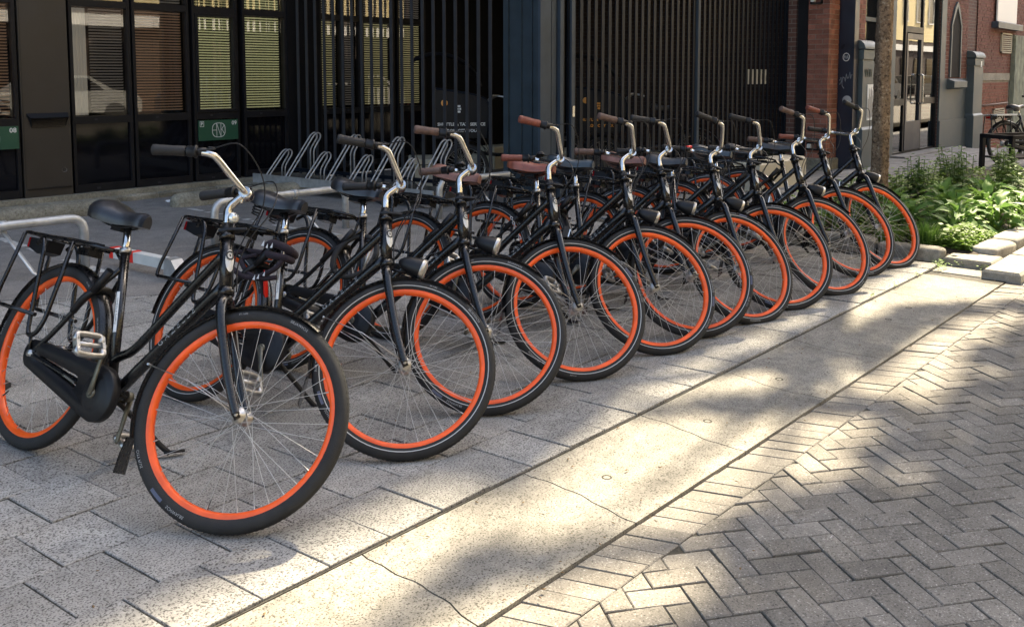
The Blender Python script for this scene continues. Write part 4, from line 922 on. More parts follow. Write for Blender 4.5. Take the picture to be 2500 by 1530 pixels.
g2 = gate(10.75, 13.42, 20, 'right leaf of the dark barred gate, next to the brick pier')
ob('lock_box', MB().box((-.02, -.045, .98), (.02, -.036, 1.10)), g1, 'chrome')
ob('end_post', MB().box((2.67, -.03, 0), (2.715, .03, 3.44)), g2, 'fin_paint')
np_ = thing('notice_plate', 'white notice plate behind the bars of the right gate leaf', 'notice', loc=(12.68, GYP + .07, 1.42)); ob('plate', MB().box((-.32, 0, -.11), (.32, .01, .11)), np_, 'white_enamel')
m = MB()
for i in range(5): m.box((-.28 + i*.13, -.002, -.06 + .02*(i % 2)), (-.24 + i*.13, -.001, .05 - .03*(i % 3)))
ob('print', m, np_, 'print_grey')
# low pale block before the gate
tag(ob('concrete_block', MB().bbox((0, 0, 0), (1.35, .38, .36), .03), None, 'pale_ledge', loc=(10.35, 5.15, .0)), 'low pale concrete block before the right gate leaf', 'block')

# cargo tricycles parked in the dark yard
def cargo(x, y, rz, lab, printcol='print_white'):
    c = thing('cargo_tricycle', lab, 'cargo bike', loc=(x, y, 0), rz=rz, group='cargo tricycles behind the bars')
    ob('box', MB().prism([(-.62, .66), (.02, .66), (.06, 1.02), (.0, 1.16), (-.16, 1.20), (-.62, 1.27)], -.36, .36, lambda a, z, b: (a, b, z)), c, 'black_plastic')
    m = MB().tube(fillet([(-.62, -.364, 1.28), (-.16, -.364, 1.21), (.02, -.364, 1.16), (.07, -.364, 1.02), (.03, -.364, .66)], .06), .011, 6).tube(fillet([(-.62, .364, 1.28), (-.16, .364, 1.21), (.02, .364, 1.16), (.07, .364, 1.02), (.03, .364, .66)], .06), .011, 6); ob('edge_trim', m, c, 'fin_paint')
    for body, sz, xx, zz in (('SHUTTLE & TAXI SERVICE', .052, -.29, .835), ('FROM CITY TOUR', .052, -.28, .755)):
        t = text_mb(body, sz, thick=.0016); mapv(t, lambda v: Vector((xx + v.x, -.3625, zz + v.y))); ob('lettering', t, c, printcol)
    m = MB(); 
    for i in range(9): m.box((-.36 + .022*(i % 3) - (.01 if i > 5 else 0), -.3625, .98 + .034*(i // 3)), (-.346 + .022*(i % 3) + .008*(i % 2), -.3615, 1.005 + .034*(i // 3)))
    ob('crest', m, c, printcol)
    ob('sticker', MB().lathe([(0, .042), (.0015, .04), (.0015, 0)], (-.50, -.3625, 1.10), (0, -1, 0), 16), c, 'emblem_orange')
    for wx, wr, wy in ((-.25, .30, -.40), (-.25, .30, .40), (1.05, .33, 0)):
        w = ob('wheel', MB().lathe([(-.022, wr - .05), (-.025, wr - .02), (0, wr), (.025, wr - .02), (.022, wr - .05)], (0, 0, 0), Yax, 40), c, 'rubber', loc=(wx, wy, wr))
        ob('rim', MB().lathe([(-.014, wr - .045), (-.014, wr - .06), (.014, wr - .06), (.014, wr - .045)], (0, 0, 0), Yax, 40), w, 'alloy')
        m = MB().tube([(0, -.05, 0), (0, .05, 0)], .025, 10)
        for i in range(24): a = 2*math.pi*i/24; m.tube([(.02*math.cos(a + .9), .03*(-1)**i, .02*math.sin(a + .9)), ((wr - .06)*math.cos(a), 0, (wr - .06)*math.sin(a))], .0022, 4, caps=False)
        ob('spokes', m, w, 'spoke_steel', kind='stuff')
        a0, a1 = R(20), R(160); m = MB(); vs = []
        for i in range(17): a = a0 + (a1 - a0)*i/16; vs += [((wr + .04)*math.cos(a), -.035, (wr + .04)*math.sin(a)), ((wr + .05)*math.cos(a), 0, (wr + .05)*math.sin(a)), ((wr + .04)*math.cos(a), .035, (wr + .04)*math.sin(a))]
        m.add(vs, [(3*i+j, 3*i+3+j, 3*i+4+j, 3*i+1+j) for i in range(16) for j in range(2)], True); ob('mudguard', m, w, 'fin_paint')
    ob('chassis', MB().tube(bez([(-.3, 0, .5), (.2, 0, .42), (.55, 0, .45), (1.05, 0, .33)], 5), .024, 8).tube([(.62, 0, .42), (.58, 0, .95)], .018, 8).tube([(-.25, -.42, .3), (-.25, .42, .3)], .02, 8), c, 'black_paint')
    ob('saddle', sm.mesh('saddle'), c, 'black_vinyl', loc=(.56, 0, 1.0))
    ob('handlebar', MB().tube(bez([(.30, -.32, 1.16), (.16, -.26, 1.18), (.08, -.1, 1.12), (.08, .1, 1.12), (.16, .26, 1.18), (.30, .32, 1.16)], 4), .012, 8), c, 'alloy')
    # folding hood over the passenger bench
    m = MB(); vs = []; n = 9
    for i in range(n+1):
        a = R(10 + 115*i/n)
        for j in range(7):
            b = -1 + 2*j/6; vs.append((-.58 + .58*math.cos(a)*(1 - .06*b*b), .37*b, 1.22 + .52*math.sin(a)*(1 - .10*b*b)))
    m.add(vs, [(i*7+j, i*7+j+1, (i+1)*7+j+1, (i+1)*7+j) for i in range(n) for j in range(6)], True); ob('hood', m, c, 'dark_wall')
    ob('step', MB().bbox((-.95, -.34, .34), (-.62, .34, .40), .01).bbox((-.9, -.3, .02), (-.64, .3, .33), .01), c, 'pale_ledge')
    return c
cargo(8.42, 8.05, R(-42), 'black cargo tricycle with SHUTTLE & TAXI SERVICE lettering behind the bar fence')
cargo(10.5, 7.35, R(-52), 'black cargo tricycle with orange lettering behind the left gate leaf', 'emblem_orange')
tag(ob('paving_ledge', MB().bbox((0, 0, 0), (1.1, .5, .22), .02).bbox((.1, .1, .22), (1.0, .45, .34), .02), None, 'pale_ledge', loc=(10.15, 9.45, 0)), 'pale stacked ledge on the yard floor beside the lettered cargo tricycle', 'ledge')

# ------------------------------------------------------------------ brick pier and right-hand building
pier = thing('brick_pier', 'orange-red brick pier at the end of the gate', 'pier', loc=(13.42, 5.60, 0))
ob('core', MB().box((.004, .004, 0), (.37, .33, 5.4)), pier, 'mortar')
ob('foot', MB().bbox((-.04, -.04, -.02), (.41, .37, .17), .02), pier, 'mossy_concrete')
CH = .0755; BL = .205
bcache = {}
def brick(parent, x0, y0, z0, x1, y1, z1, mat, name='brick'):
    key = (round(x1-x0, 3), round(y1-y0, 3), round(z1-z0, 3), mat)
    if key not in bcache:
        m = MB(); m.box((0, 0, 0), (x1-x0, y1-y0, z1-z0)); bcache[key] = m.mesh(name, mat)
    return ob(name, bcache[key], parent, loc=(x0 + rnd.uniform(-.0015, .0015), y0 + rnd.uniform(-.0015, .0015), z0))
nc = int((3.6 - .18) / CH)
for i in range(nc):
    z = .18 + i*CH; j = .009; s_ = (i % 2) * .09
    # -X face (runs in y) and -Y face (runs in x)
    ys = [0, .10 if i % 2 else .21, .335] if True else 0
    for a, b in ((ys[0], ys[1]), (ys[1], ys[2])): brick(pier, -.004, a + (.0 if a == 0 else j/2), z, .06, b - j/2, z + CH - j, 'red_brick')
    xs_ = [.06 + j, .20 if i % 2 else .14, .374]
    for a, b in ((xs_[0], xs_[1]), (xs_[1], xs_[2])): brick(pier, a + j/2, -.004, z, b - j/2, .05, z + CH - j, 'red_brick')
for z, lab in ((2.58, 'small white and black bracket high on the brick pier'), (.36, 'small white and black bracket low on the brick pier')):
    b = thing('wall_bracket', lab, 'bracket', loc=(13.39, 5.80, z), group='brackets on the brick pier'); ob('frame', MB().box((-.02, -.09, -.06), (.028, .09, -.04)).box((-.02, -.09, .04), (.028, .09, .06)).box((-.02, -.09, -.06), (.028, -.075, .06)).box((-.02, .075, -.06), (.028, .09, .06)), b, 'black_plastic'); ob('fitting', MB().bbox((-.04, .02, -.03), (.02, .075, .03), .006), b, 'white_enamel')
rb = thing('brick_building', 'brick corner building with grey painted pilasters and glazed door', 'building', loc=(0, 0, 0))
BH = 12.15  # wall height set so the unseen roofline shades the ground behind the kerb
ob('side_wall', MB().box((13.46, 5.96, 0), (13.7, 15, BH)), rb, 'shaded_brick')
ob('return_panel', MB().box((13.43, 5.945, 0), (13.458, 6.10, 3.4)), rb, 'dark_frame'); ob('return_panel', MB().box((13.43, 6.13, 0), (13.458, 6.26, 3.4)), rb, 'brown_brick')
WY = 5.62
ob('front_wall', MB().box((13.8, 5.86, -.02), (16.22, 6.2, BH)).box((16.22, 5.72, 3.2), (18.80, 6.2, BH)).box((18.80, WY, -.4), (45, 6.2, BH)).box((13.7, 6.2, -.4), (45, 15, BH)), rb, 'brown_brick')
ob('shade_storey', MB().box((13.21, 6.2, BH - .5), (45, 15, 14.25)).box((13.21, 7.2, 14.25), (45, 15, 17.8)), rb, 'navy_paint')  # unseen tiers added to keep sun off the bikes and pavement
np2 = ob('navy_post', MB().box((13.802, 5.36, -.02), (13.97, 5.84, BH)), rb, 'navy_paint')
def scrib(parent, pts, w, mat, face):
    m = MB(); P = [face(*p) for p in pts]; m.tube(P, w, 4, caps=False); return ob('graffiti', m, parent, mat)
fx = lambda a, z: Vector((13.80, 5.48 - a, z))
q = random.Random(5)
scrib(np2, [(.05*math.cos(t*.5), 1.72 + .06*math.sin(t*.5)) for t in range(14)], .006, 'print_white', fx); scrib(np2, [(-.03 + .012*i, 1.72 + .025*(-1)**i) for i in range(6)], .005, 'print_white', fx)
scrib(np2, [(-.09 + .017*i, 1.36 + .06*math.sin(i*2.3) + .008*i) for i in range(12)], .006, 'print_grey', fx); scrib(np2, [(-.09, 1.30), (-.06, 1.36), (-.05, 1.28), (-.02, 1.24)], .005, 'print_grey', fx)
scrib(np2, [(-.06 + .03*math.cos(t), 1.88 + .04*math.sin(t*1.3)) for t in range(9)], .004, 'fin_paint', fx)
ob('sticker', MB().lathe([(0, .072), (.002, .07), (.002, 0)], (13.80, 5.45, 1.06), (-1, 0, 0), 18), np2, 'print_grey')
def brickface(parent, x0, x1, z0, z1, y, mat, ch=.0755, bl=.21, joined=False, axis='x'):
    m = MB(); n = int((z1 - z0)/ch); j = .009
    for i in range(n):
        z = z0 + i*ch; x = x0 - (bl/2 if i % 2 else 0)
        while x < x1:
            a, b = max(x0, x), min(x1, x + bl - j)
            if b - a > .02:
                pr_ = rnd.uniform(.0, .006)
                if joined: m.box((a, y - pr_, z), (b, y + .03, z + ch - j)) if axis == 'x' else m.box((y - pr_, a, z), (y + .03, b, z + ch - j))
                else: brick(parent, a, y, z, b, y + .04, z + ch - j, mat)
            x += bl
    if joined: return ob('brickwork', m, parent, mat, kind='stuff')
ob('strip_backing', MB().box((13.972, 5.47, -.02), (14.50, 5.86, BH)), rb, 'mortar')
brickface(rb, 13.975, 14.50, 1.80, 3.6, 5.46, 'purple_brick')
def pilaster(x0, x1, y0, y1, h, zb=-.02):
    m = MB().bbox((x0, y0, .62), (x1, y1, h - .36), .004); m.box((x0 - .03, y0 - .03, zb), (x1 + .03, y1, .60)); m.add([(x0 - .03, y0 - .03, .60), (x1 + .03, y0 - .03, .60), (x1, y0, .64), (x0, y0, .64), (x0 - .03, y1, .60), (x0, y1, .64), (x1 + .03, y1, .60), (x1, y1, .64)], [(0, 1, 2, 3), (4, 0, 3, 5), (1, 6, 7, 2)])
    m.box((x0 + .012, y0 + .012, h - .37), (x1 - .012, y1, h - .33)); m.bbox((x0 - .015, y0 - .015, h - .33), (x1 + .015, y1, h - .17), .02)
    n = 8; vs = []
    for i in range(n+1):
        a = R(90)*i/n; vs += [(x0 - .03, y0 + .10 - .14*math.cos(a), h - .17 + .14*math.sin(a)), (x1 + .03, y0 + .10 - .14*math.cos(a), h - .17 + .14*math.sin(a))]
    vs += [(x0 - .03, y1, h - .03), (x1 + .03, y1, h - .03), (x0 - .03, y1, h - .17), (x1 + .03, y1, h - .17)]
    k = n + 1; m.add(vs, [(2*i, 2*i+1, 2*i+3, 2*i+2) for i in range(n+1)] + [tuple([2*i for i in range(n+1)] + [2*k, 2*k+2])[::-1], tuple([2*i+1 for i in range(n+1)] + [2*k+1, 2*k+3])])
    return ob('pilaster', m, rb, 'grey_paint')
p1 = pilaster(14.02, 14.50, 5.30, 5.58, 2.02)
ob('poster', MB().box((14.22, 5.292, .74), (14.46, 5.299, 1.30)), p1, 'litter_white')
m = MB()
for i in range(12): a = 14.23 + .018*i; m.box((a, 5.289, .76 + .03*q.random()), (a + .008 + .006*q.random(), 5.2915, 1.26 - .2*q.random()))
ob('poster_print', m, p1, 'print_grey')
scrib(p1, [(.05 + .026*i, 1.48 + .07*math.sin(i*2.1)) for i in range(12)], .006, 'old_green_wood', lambda a, z: Vector((14.04 + a, 5.298, z)))
w = ob('window', MB().box((14.55, 5.76, .95), (16.10, 5.86, 1.02)).box((14.55, 5.76, 2.35), (16.10, 5.86, 2.42)).box((14.55, 5.76, 1.02), (14.61, 5.86, 3.4)).box((16.04, 5.76, 1.02), (16.10, 5.86, 3.4)).bbox((14.51, 5.66, .86), (16.14, 5.86, .95), .02), rb, 'grey_paint'); ob('pane', MB().box((14.61, 5.83, 1.02), (16.04, 5.845, 3.4)), w, 'black_glass')
ob('wall_box', MB().bbox((15.1, 5.60, 1.30), (15.5, 5.66, 1.50), .01), rb, 'white_enamel')
ob('door_jamb', MB().bbox((16.12, 5.60, -.02), (16.30, 5.95, 3.3), .01), rb, 'grey_paint')
DY = 5.64
dr = ob('door', MB().box((16.30, DY, 0), (16.37, DY + .09, 3.02)).box((18.72, DY, 0), (18.80, DY + .09, 3.02)).box((16.37, DY, 2.94), (18.72, DY + .09, 3.02)).box((16.92, DY + .005, 0), (16.99, DY + .08, 2.94)).box((17.84, DY + .005, 0), (17.91, DY + .08, 2.94)).box((16.99, DY + .005, 2.22), (17.84, DY + .08, 2.33)).box((16.37, DY + .005, .90), (16.92, DY + .08, 1.02)).box((17.91, DY + .005, .90), (18.72, DY + .08, 1.02)).box((16.37, DY + .005, .0), (18.72, DY + .08, .06)), rb, 'dark_frame')
lf = ob('leaf_frame', MB().box((17.0, DY - .005, .07), (17.07, DY + .05, 2.20)).box((17.76, DY - .005, .07), (17.83, DY + .05, 2.20)).box((17.07, DY - .005, 2.10), (17.76, DY + .05, 2.20)).box((17.07, DY - .005, .07), (17.76, DY + .05, .60)), dr, 'navy_paint')
for a, b, c_, e_ in ((16.37, 16.92, 1.02, 2.94), (16.37, 16.92, .06, .90), (17.91, 18.72, 1.02, 2.94), (17.91, 18.72, .06, .90), (16.99, 17.84, 2.33, 2.94), (17.07, 17.76, .60, 2.10)):
    ob('pane', MB().add([(a, DY + .03, c_), (b, DY + .03, c_), (b, DY + .03, e_), (a, DY + .03, e_)], [(0, 1, 2, 3)]), dr, 'shop_glass')
ob('handle', MB().tube(fillet([(17.70, DY + .01, .92), (17.70, DY - .08, .92), (17.70, DY - .08, 1.45), (17.70, DY + .01, 1.45)], .03), .016, 8), dr, 'chrome')
ob('interior', MB().box((16.25, 6.12, 0), (18.8, 6.19, 3.1)), dr, 'room_dark')
ob('step', MB().bbox((16.2, 5.35, -.02), (18.8, DY - .002, .03), .01), rb, 'sidewalk_stone')
# painted wall right of the door with a narrow pointed window
ob('painted_wall', MB().box((18.80, WY - .03, -.4), (20.55, WY - .002, 1.38)).box((18.80, WY - .025, 1.38), (19.10, WY - .002, 3.6)), rb, 'grey_paint'); ob('painted_base', MB().box((18.78, WY - .06, -.4), (20.55, WY - .032, .55)), rb, 'grey_paint')
ob('wall_mortar', MB().box((19.10, WY - .0155, 1.38), (20.55, WY - .001, 3.9)).box((21.24, WY - .0155, -.3), (28, WY - .001, 3.9)), rb, 'mortar')
brickface(rb, 19.10, 20.55, 1.38, 3.8, WY - .022, 'purple_brick', joined=True)
w = ob('window', MB().prism([(19.32, 1.40), (19.34, 2.45), (19.52, 2.78), (19.68, 2.92), (19.84, 2.78), (20.02, 2.45), (20.04, 1.40), (19.97, 1.40), (19.96, 2.44), (19.68, 2.82), (19.40, 2.44), (19.39, 1.40)], WY - .06, WY - .02, lambda a, z, y: (a, y, z)), rb, 'grey_paint')
ob('pane', MB().prism([(19.39, 1.40), (19.40, 2.44), (19.68, 2.82), (19.96, 2.44), (19.97, 1.40)], WY - .04, WY - .021, lambda a, z, y: (a, y, z)), w, 'room_dark')
ob('window_sill', MB().prism([(WY - .03, 1.38), (WY - .17, 1.32), (WY - .17, 1.20), (WY - .03, 1.16)], 19.25, 20.12, lambda a, z, x: (x, a, z)), rb, 'grey_paint')
p2 = pilaster(20.55, 21.2, 5.44, 5.62, 1.98, zb=-.4)
ob('sticker', MB().box((20.95, 5.421, 1.62), (21.03, 5.4245, 1.74)), p2, 'print_white')
brickface(rb, 21.24, 28, 1.50, 3.9, WY - .022, 'purple_brick', joined=True, bl=.24); brickface(rb, 21.24, 24.0, -.3, 1.32, WY - .022, 'red_brick', joined=True, bl=.24)
ob('stone_band', MB().box((21.24, WY - .05, 1.33), (24.0, WY - .001, 1.49)), rb, 'kerb_stone')
ob('board', MB().box((22.5, WY - .10, 2.66), (24.2, WY - .07, 4.0)), rb, 'white_trim'); ob('board_sill', MB().bbox((22.3, WY - .18, 2.50), (24.5, WY - .03, 2.64), .01), rb, 'grey_steel')
for x0, z0, x1, z1 in ((23.1, 1.96, 24.0, 2.42), (22.7, .28, 23.6, .68)):
    v = ob('wall_vent', MB().box((x0, WY - .07, z0), (x0 + .04, WY - .03, z1)).box((x1 - .04, WY - .07, z0), (x1, WY - .03, z1)).box((x0, WY - .07, z0), (x1, WY - .03, z0 + .03)).box((x0, WY - .07, z1 - .03), (x1, WY - .03, z1)), rb, 'pale_ledge')
    for i in range(8): z = z0 + .05 + (z1 - z0 - .09)*i/8; ob('louvre', MB().box((x0 + .04, WY - .075, z), (x1 - .04, WY - .03, z + .022)), v, 'pale_ledge')
ob('pipe', MB().tube([(21.24, WY - .08, .78), (23.8, WY - .08, .80)], .018, 8), rb, 'brown_grip')
od = ob('old_door', MB().box((24.1, WY - .10, -.3), (26.4, WY - .03, 2.40)), rb, 'old_green_wood')
for i in range(8): ob('plank', MB().box((24.12 + i*.28, WY - .125, -.28), (24.12 + i*.28 + .265, WY - .10, 2.38)), od, 'old_green_wood')

# ------------------------------------------------------------------ planting bed
soil = MB(); nx, ny = 40, 14; vs = []; q = random.Random(11)
for b in range(ny + 1):
    for a in range(nx + 1):
        x = 7.48 + 7.1*a/nx; y = 1.86 + 2.26*b/ny; e = min(1, min(a, nx-a, b, ny-b)/2)
        vs.append((x, y, .04 + e*(.05 + .03*math.sin(x*3 + y*2)) + q.uniform(0, .02)*e))
soil.add(vs, [(b*(nx+1)+a, b*(nx+1)+a+1, (b+1)*(nx+1)+a+1, (b+1)*(nx+1)+a) for b in range(ny) for a in range(nx)], True)
bed = struct('soil_bed', soil, 'soil'); ob('bed_core', MB().box((7.44, 1.84, -.13), (14.6, 4.14, .03)), bed, 'soil')
# border stones: each its own thing
def kerbstone(x0, y0, x1, y1, h, lab, rz=0., r=.035, mat='kerb_stone'):
    m = MB(); Lx, Ly = x1 - x0, y1 - y0; n = 5; ring = []
    for i in range(n + 1):
        a = R(90)*i/n; ins = r*(1 - math.cos(R(90) - a)) if False else r*(1 - math.cos(a)); z = h - r + r*math.sin(a); ring.append((ins, z))
    lev = [(0, -.08)] + ring
    vs = []
    for ins, z in lev:
        c = .02 + ins*.6
        P = [(c + ins, ins), (Lx/2, ins - .004), (Lx - c - ins, ins), (Lx - ins, c + ins), (Lx - ins, Ly - c - ins), (Lx - c - ins, Ly - ins), (Lx/2, Ly - ins), (c + ins, Ly - ins), (ins, Ly - c - ins), (ins, c + ins)]
        vs += [(p[0], p[1], z) for p in P]
    k = 10; m.add(vs, [(i*k+j, i*k+(j+1) % k, (i+1)*k+(j+1) % k, (i+1)*k+j) for i in range(len(lev)-1) for j in range(k)], True); m.f.append(tuple((len(lev)-1)*k + j for j in range(k))); m.sm.append(True)
    o = ob('border_stone', m, None, mat, loc=(x0, y0, 0)); o.rotation_euler = (0, 0, R(rz)); return tag(o, lab, 'kerb stone', 'border stones of the plant bed')
kerbstone(7.36, 2.13, 7.52, 2.62, .10, 'rounded border stone just right of the last orange-rimmed wheel', rz=2)
kerbstone(7.36, 2.66, 7.52, 3.20, .12, 'border stone of the bed behind the last bike front wheel', rz=1)
kerbstone(7.36, 3.24, 7.52, 3.8, .12, 'border stone of the bed under the last bike saddle', rz=0)
kerbstone(7.62, 1.80, 8.12, 2.02, .105, 'rounded border stone below the low bright ground cover', rz=-3, r=.035)
kerbstone(8.15, 1.78, 8.72, 2.00, .11, 'weathered border stone at the right edge below the broad leaves', rz=-1, r=.035)
for i in range(2): kerbstone(8.75 + i*.62, 1.77, 9.34 + i*.62, 1.97, .11, ['border stone just beyond the right edge, next to the weathered one', 'outermost border stone, wholly beyond the right edge'][i], rz=rnd.uniform(-1, 1), r=.035)
# raised kerb of the road beyond the dropped gutter
rk2 = thing('raised_kerb', 'pale concrete kerb rising where the gutter ends at the right edge', 'kerb', loc=(7.02, 1.50, 0))
for i in range(9):
    x0 = .0 + i*.75; m = MB().bbox((x0 + (.003 if i else 0), 0, -.1), (x0 + .745, .255, .055), .018); ob('kerb_block', m, rk2, 'kerb_stone')
ob('kerb_infill', MB().bbox((.28, .258, -.1), (.60, .60, .055), .012), rk2, 'kerb_stone')
ob('kerb_infill', MB().bbox((.0, .258, -.1), (.275, .60, -.006), .006), rk2, 'gutter_concrete')
dg = thing('drain_grate', 'slotted street drain grate at the right edge below the kerb', 'grate', loc=(6.98, 1.18, -.016))
ob('plate', MB().bbox((0, 0, -.02), (.42, .30, .006), .004), dg, 'white_enamel')
m = MB()
for i in range(7): m.box((.03 + i*.052, .04, .0062), (.052 + i*.052, .26, .0075))
ob('slots', m, dg, 'joint_sand')

def leaf_mesh(Ln, Wd, droop, fold, nseg=6):
    m = MB(); vs = []
    for i in range(nseg + 1):
        t = i/nseg; w = Wd*math.sin(math.pi*min(1, t**.8*.97 + .02))**.9*(1 - .25*t); x = Ln*t; z = Ln*(.35*t - droop*t*t); wave = .012*math.sin(t*14)
        vs += [(x, -w, z + fold*w + wave), (x, -w*.5, z + fold*w*.35), (x, 0, z), (x, w*.5, z + fold*w*.35), (x, w, z + fold*w - wave)]
    m.add(vs, [(5*i+j, 5*i+5+j, 5*i+6+j, 5*i+1+j) for i in range(nseg) for j in range(4)], True); return m
LM = [leaf_mesh(.15, .042, .45, .35), leaf_mesh(.18, .046, .7, .3), leaf_mesh(.12, .036, .35, .45), leaf_mesh(.21, .043, .85, .25)]
LMM = [l.mesh('leaf', 'broad_leaf') for l in LM]
q = random.Random(21)
def broad_plant(x, y, s_, n, lab, h=.12, mats=None):
    t = thing('broadleaf_plant', lab, 'plant', loc=(x, y, .07), group='broad-leaved plants in the bed')
    st = MB()
    for i in range(n):
        a = i*2.399 + q.uniform(-.3, .3); up = 1 - i/n; el = R(8 + 55*up + q.uniform(-12, 12)); hh = h*(.35 + 1.0*up)*s_ + q.uniform(0, .05); off_ = (.03 + .07*(1 - up))*s_
        p = Vector((math.cos(a)*off_, math.sin(a)*off_, hh)); sc = s_*q.uniform(.65, 1.25)
        mx = Matrix.Translation(p) @ Matrix.Rotation(a, 4, 'Z') @ Matrix.Rotation(-el + R(15), 4, 'Y') @ Matrix.Rotation(q.uniform(-.4, .4), 4, 'X') @ Matrix.Scale(sc, 4)
        ob('leaf', LMM[q.randrange(4)], t, mats, mx=mx); st.tube([(p.x*.3, p.y*.3, -.02), (p.x*.6, p.y*.6, hh*.6), p], .004, 4, caps=False)
    ob('stems', st, t, 'broad_leaf'); return t
PL = [(8.05, 2.62, 1.0, 28, 'low broad-leaved plant just behind the last orange wheel'), (8.35, 2.30, 1.05, 30, 'broad-leaved plant with drooping leaves above the bright ground cover'), (8.75, 2.48, 1.15, 34, 'large broad-leaved clump in the middle of the bed'), (8.85, 2.12, 1.05, 30, 'broad-leaved plant leaning over the street-side border stones'),
      (9.25, 2.30, 1.15, 30, 'large broad-leaved clump at the right edge of the picture'), (9.55, 2.75, 1.15, 30, 'broad-leaved clump behind the middle of the bed'), (9.75, 2.10, 1.1, 24, 'broad-leaved plant partly cut by the right edge'), (8.60, 2.95, 1.1, 30, 'broad-leaved plant close to the tree trunk'),
      (10.3, 2.55, 1.2, 26, 'broad-leaved plant in the rear right of the bed'), (7.85, 3.15, 1.0, 26, 'broad-leaved plant seen through the last bike wheels')]
for a in PL: broad_plant(*a)
# upright leafy stems
def stem_plant(x, y, h, ns, lab, mat='dark_leaf'):
    t = thing('leafy_stems', lab, 'plant', loc=(x, y, .06), group='upright leafy stems in the bed'); m = MB(); f = MB()
    for s_ in range(ns):
        bx, by = q.uniform(-.12, .12), q.uniform(-.12, .12); tx, ty = bx + q.uniform(-.08, .08), by + q.uniform(-.08, .08); hh = h*q.uniform(.65, 1.05)
        m.tube([(bx, by, -.03), ((bx+tx)/2, (by+ty)/2, hh*.5), (tx, ty, hh)], .0035, 4, caps=False)
        for k_ in range(int(hh/.026)):
            z = .05 + k_*.026; a = k_*1.9 + s_; u = z/hh; cx, cy = bx + (tx-bx)*u, by + (ty-by)*u; Lf = .12*(1.15 - .6*u); w = Lf*.30; el = q.uniform(-.2, .5)
            d = Vector((math.cos(a)*math.cos(el), math.sin(a)*math.cos(el), math.sin(el))); s__ = Vector((-math.sin(a), math.cos(a), q.uniform(-.3, .3))); o_ = Vector((cx, cy, z))
            f.add([o_, o_ + d*Lf*.4 + s__*w, o_ + d*Lf - Vector((0, 0, Lf*.25)), o_ + d*Lf*.4 - s__*w], [(0, 1, 2, 3)])
    ob('stems', m, t, mat); ob('foliage', f, t, mat); return t
SPL = [(8.0, 2.95, .42, 8, 'upright weed with small leaves above the last bike wheel'), (8.35, 3.3, .40, 9, 'upright dark stems left of the big leafy clumps'), (9.4, 3.25, .46, 11, 'nettle-like stems behind the broad leaves'), (10.2, 3.2, .5, 12, 'tall nettle-like stems in the middle rear of the bed'), (10.9, 3.0, .5, 12, 'tall leafy stems right of the rear nettles'), (11.4, 2.6, .5, 12, 'dense leafy stems at the right edge of the bed'), (12.0, 3.4, .5, 12, 'leafy stems at the back edge of the bed'), (12.4, 2.9, .55, 12, 'tall leafy stems before the black steel frame'), (10.5, 2.2, .45, 10, 'leafy stems close to the street at the right edge'), (9.7, 3.55, .42, 10, 'leafy stems right of the tree trunk')]
for a in SPL: stem_plant(*a)
def tuft(x, y, h, n, sp, lab, z=.05):
    m = MB()
    for i in range(n):
        a = q.uniform(0, 6.28); r0 = q.uniform(0, sp*.4); l = q.uniform(.5, 1)*h; b = Vector((x + math.cos(a)*r0, y + math.sin(a)*r0, z)); d = Vector((math.cos(a), math.sin(a), 0)); s_ = Vector((-d.y, d.x, 0))*.0035; sp_ = q.uniform(.1, .75)
        p1_ = b + d*l*sp_*.35 + Vector((0, 0, l*.6)); p2_ = b + d*l*sp_ + Vector((0, 0, l*(1 - .55*sp_*sp_)))
        o_ = [b - s_, b + s_, p1_ + s_*.8, p1_ - s_*.8, p2_]; m.add(o_, [(0, 1, 2, 3), (3, 2, 4)])
    o = ob('grass_tuft', m, None, 'grass_blade'); return tag(o, lab, 'grass', 'grass tufts in the bed')
tuft(7.72, 2.36, .24, 420, .34, 'bright grass tuft right of the last orange-rimmed wheel'); tuft(7.62, 2.62, .20, 260, .3, 'grass tuft seen through the last bike front wheel'); tuft(11.2, 3.5, .5, 60, .25, 'tall thin grass blades at the back of the bed'); tuft(8.95, 1.98, .28, 80, .15, 'long grass blades drooping over the right border stone')
# low ground cover and weeds in the joints: nobody could count the leaves
gc = MB()
def gleaf(p, s_):
    a = q.uniform(0, 6.28); el = q.uniform(-.3, .6); d = Vector((math.cos(a)*math.cos(el), math.sin(a)*math.cos(el), math.sin(el)))*s_; t = Vector((-math.sin(a), math.cos(a), q.uniform(-.4, .4)))*s_*.45
    gc.add([p, p + d*.5 + t, p + d, p + d*.5 - t], [(0, 1, 2, 3)])
for i in range(9000):
    x = 7.60 + abs(q.gauss(0, .55)); y = 1.99 + abs(q.gauss(0, .2))
    if x > 9.6: continue
    hgt = .17*max(.25, 1 - ((x - 8.0)/.6)**2)*max(.15, 1 - abs(y - 2.16)/.32); gleaf(Vector((x, y, .05 + hgt*q.random()**.6)), q.uniform(.016, .036))
for i in range(6500):
    x, y = q.uniform(7.55, 13.5), q.uniform(2.1, 4.05); gleaf(Vector((x, y, .06 + (.12 + .10*math.sin(x*2.3 + y*3)**2)*q.random())), q.uniform(.03, .07))
ob('ground_cover', gc, None, 'young_leaf', kind='stuff'); tag(bpy.data.objects['ground_cover'], 'low bright green ground cover spilling over the border stones', 'ground cover')
wd = MB(); gc2 = gc; gc = wd
for (cx, cy, n, r_) in ((7.28, 2.12, 60, .07), (7.12, 2.05, 40, .05), (6.75, 2.11, 20, .04), (7.35, 1.98, 40, .08), (5.9, 2.11, 10, .03), (6.3, 2.11, 14, .03), (7.30, 1.80, 30, .05)):
    for i in range(n): gleaf(Vector((cx + q.gauss(0, r_), cy + q.gauss(0, r_*.35), .005 + .03*q.random())), q.uniform(.010, .022))
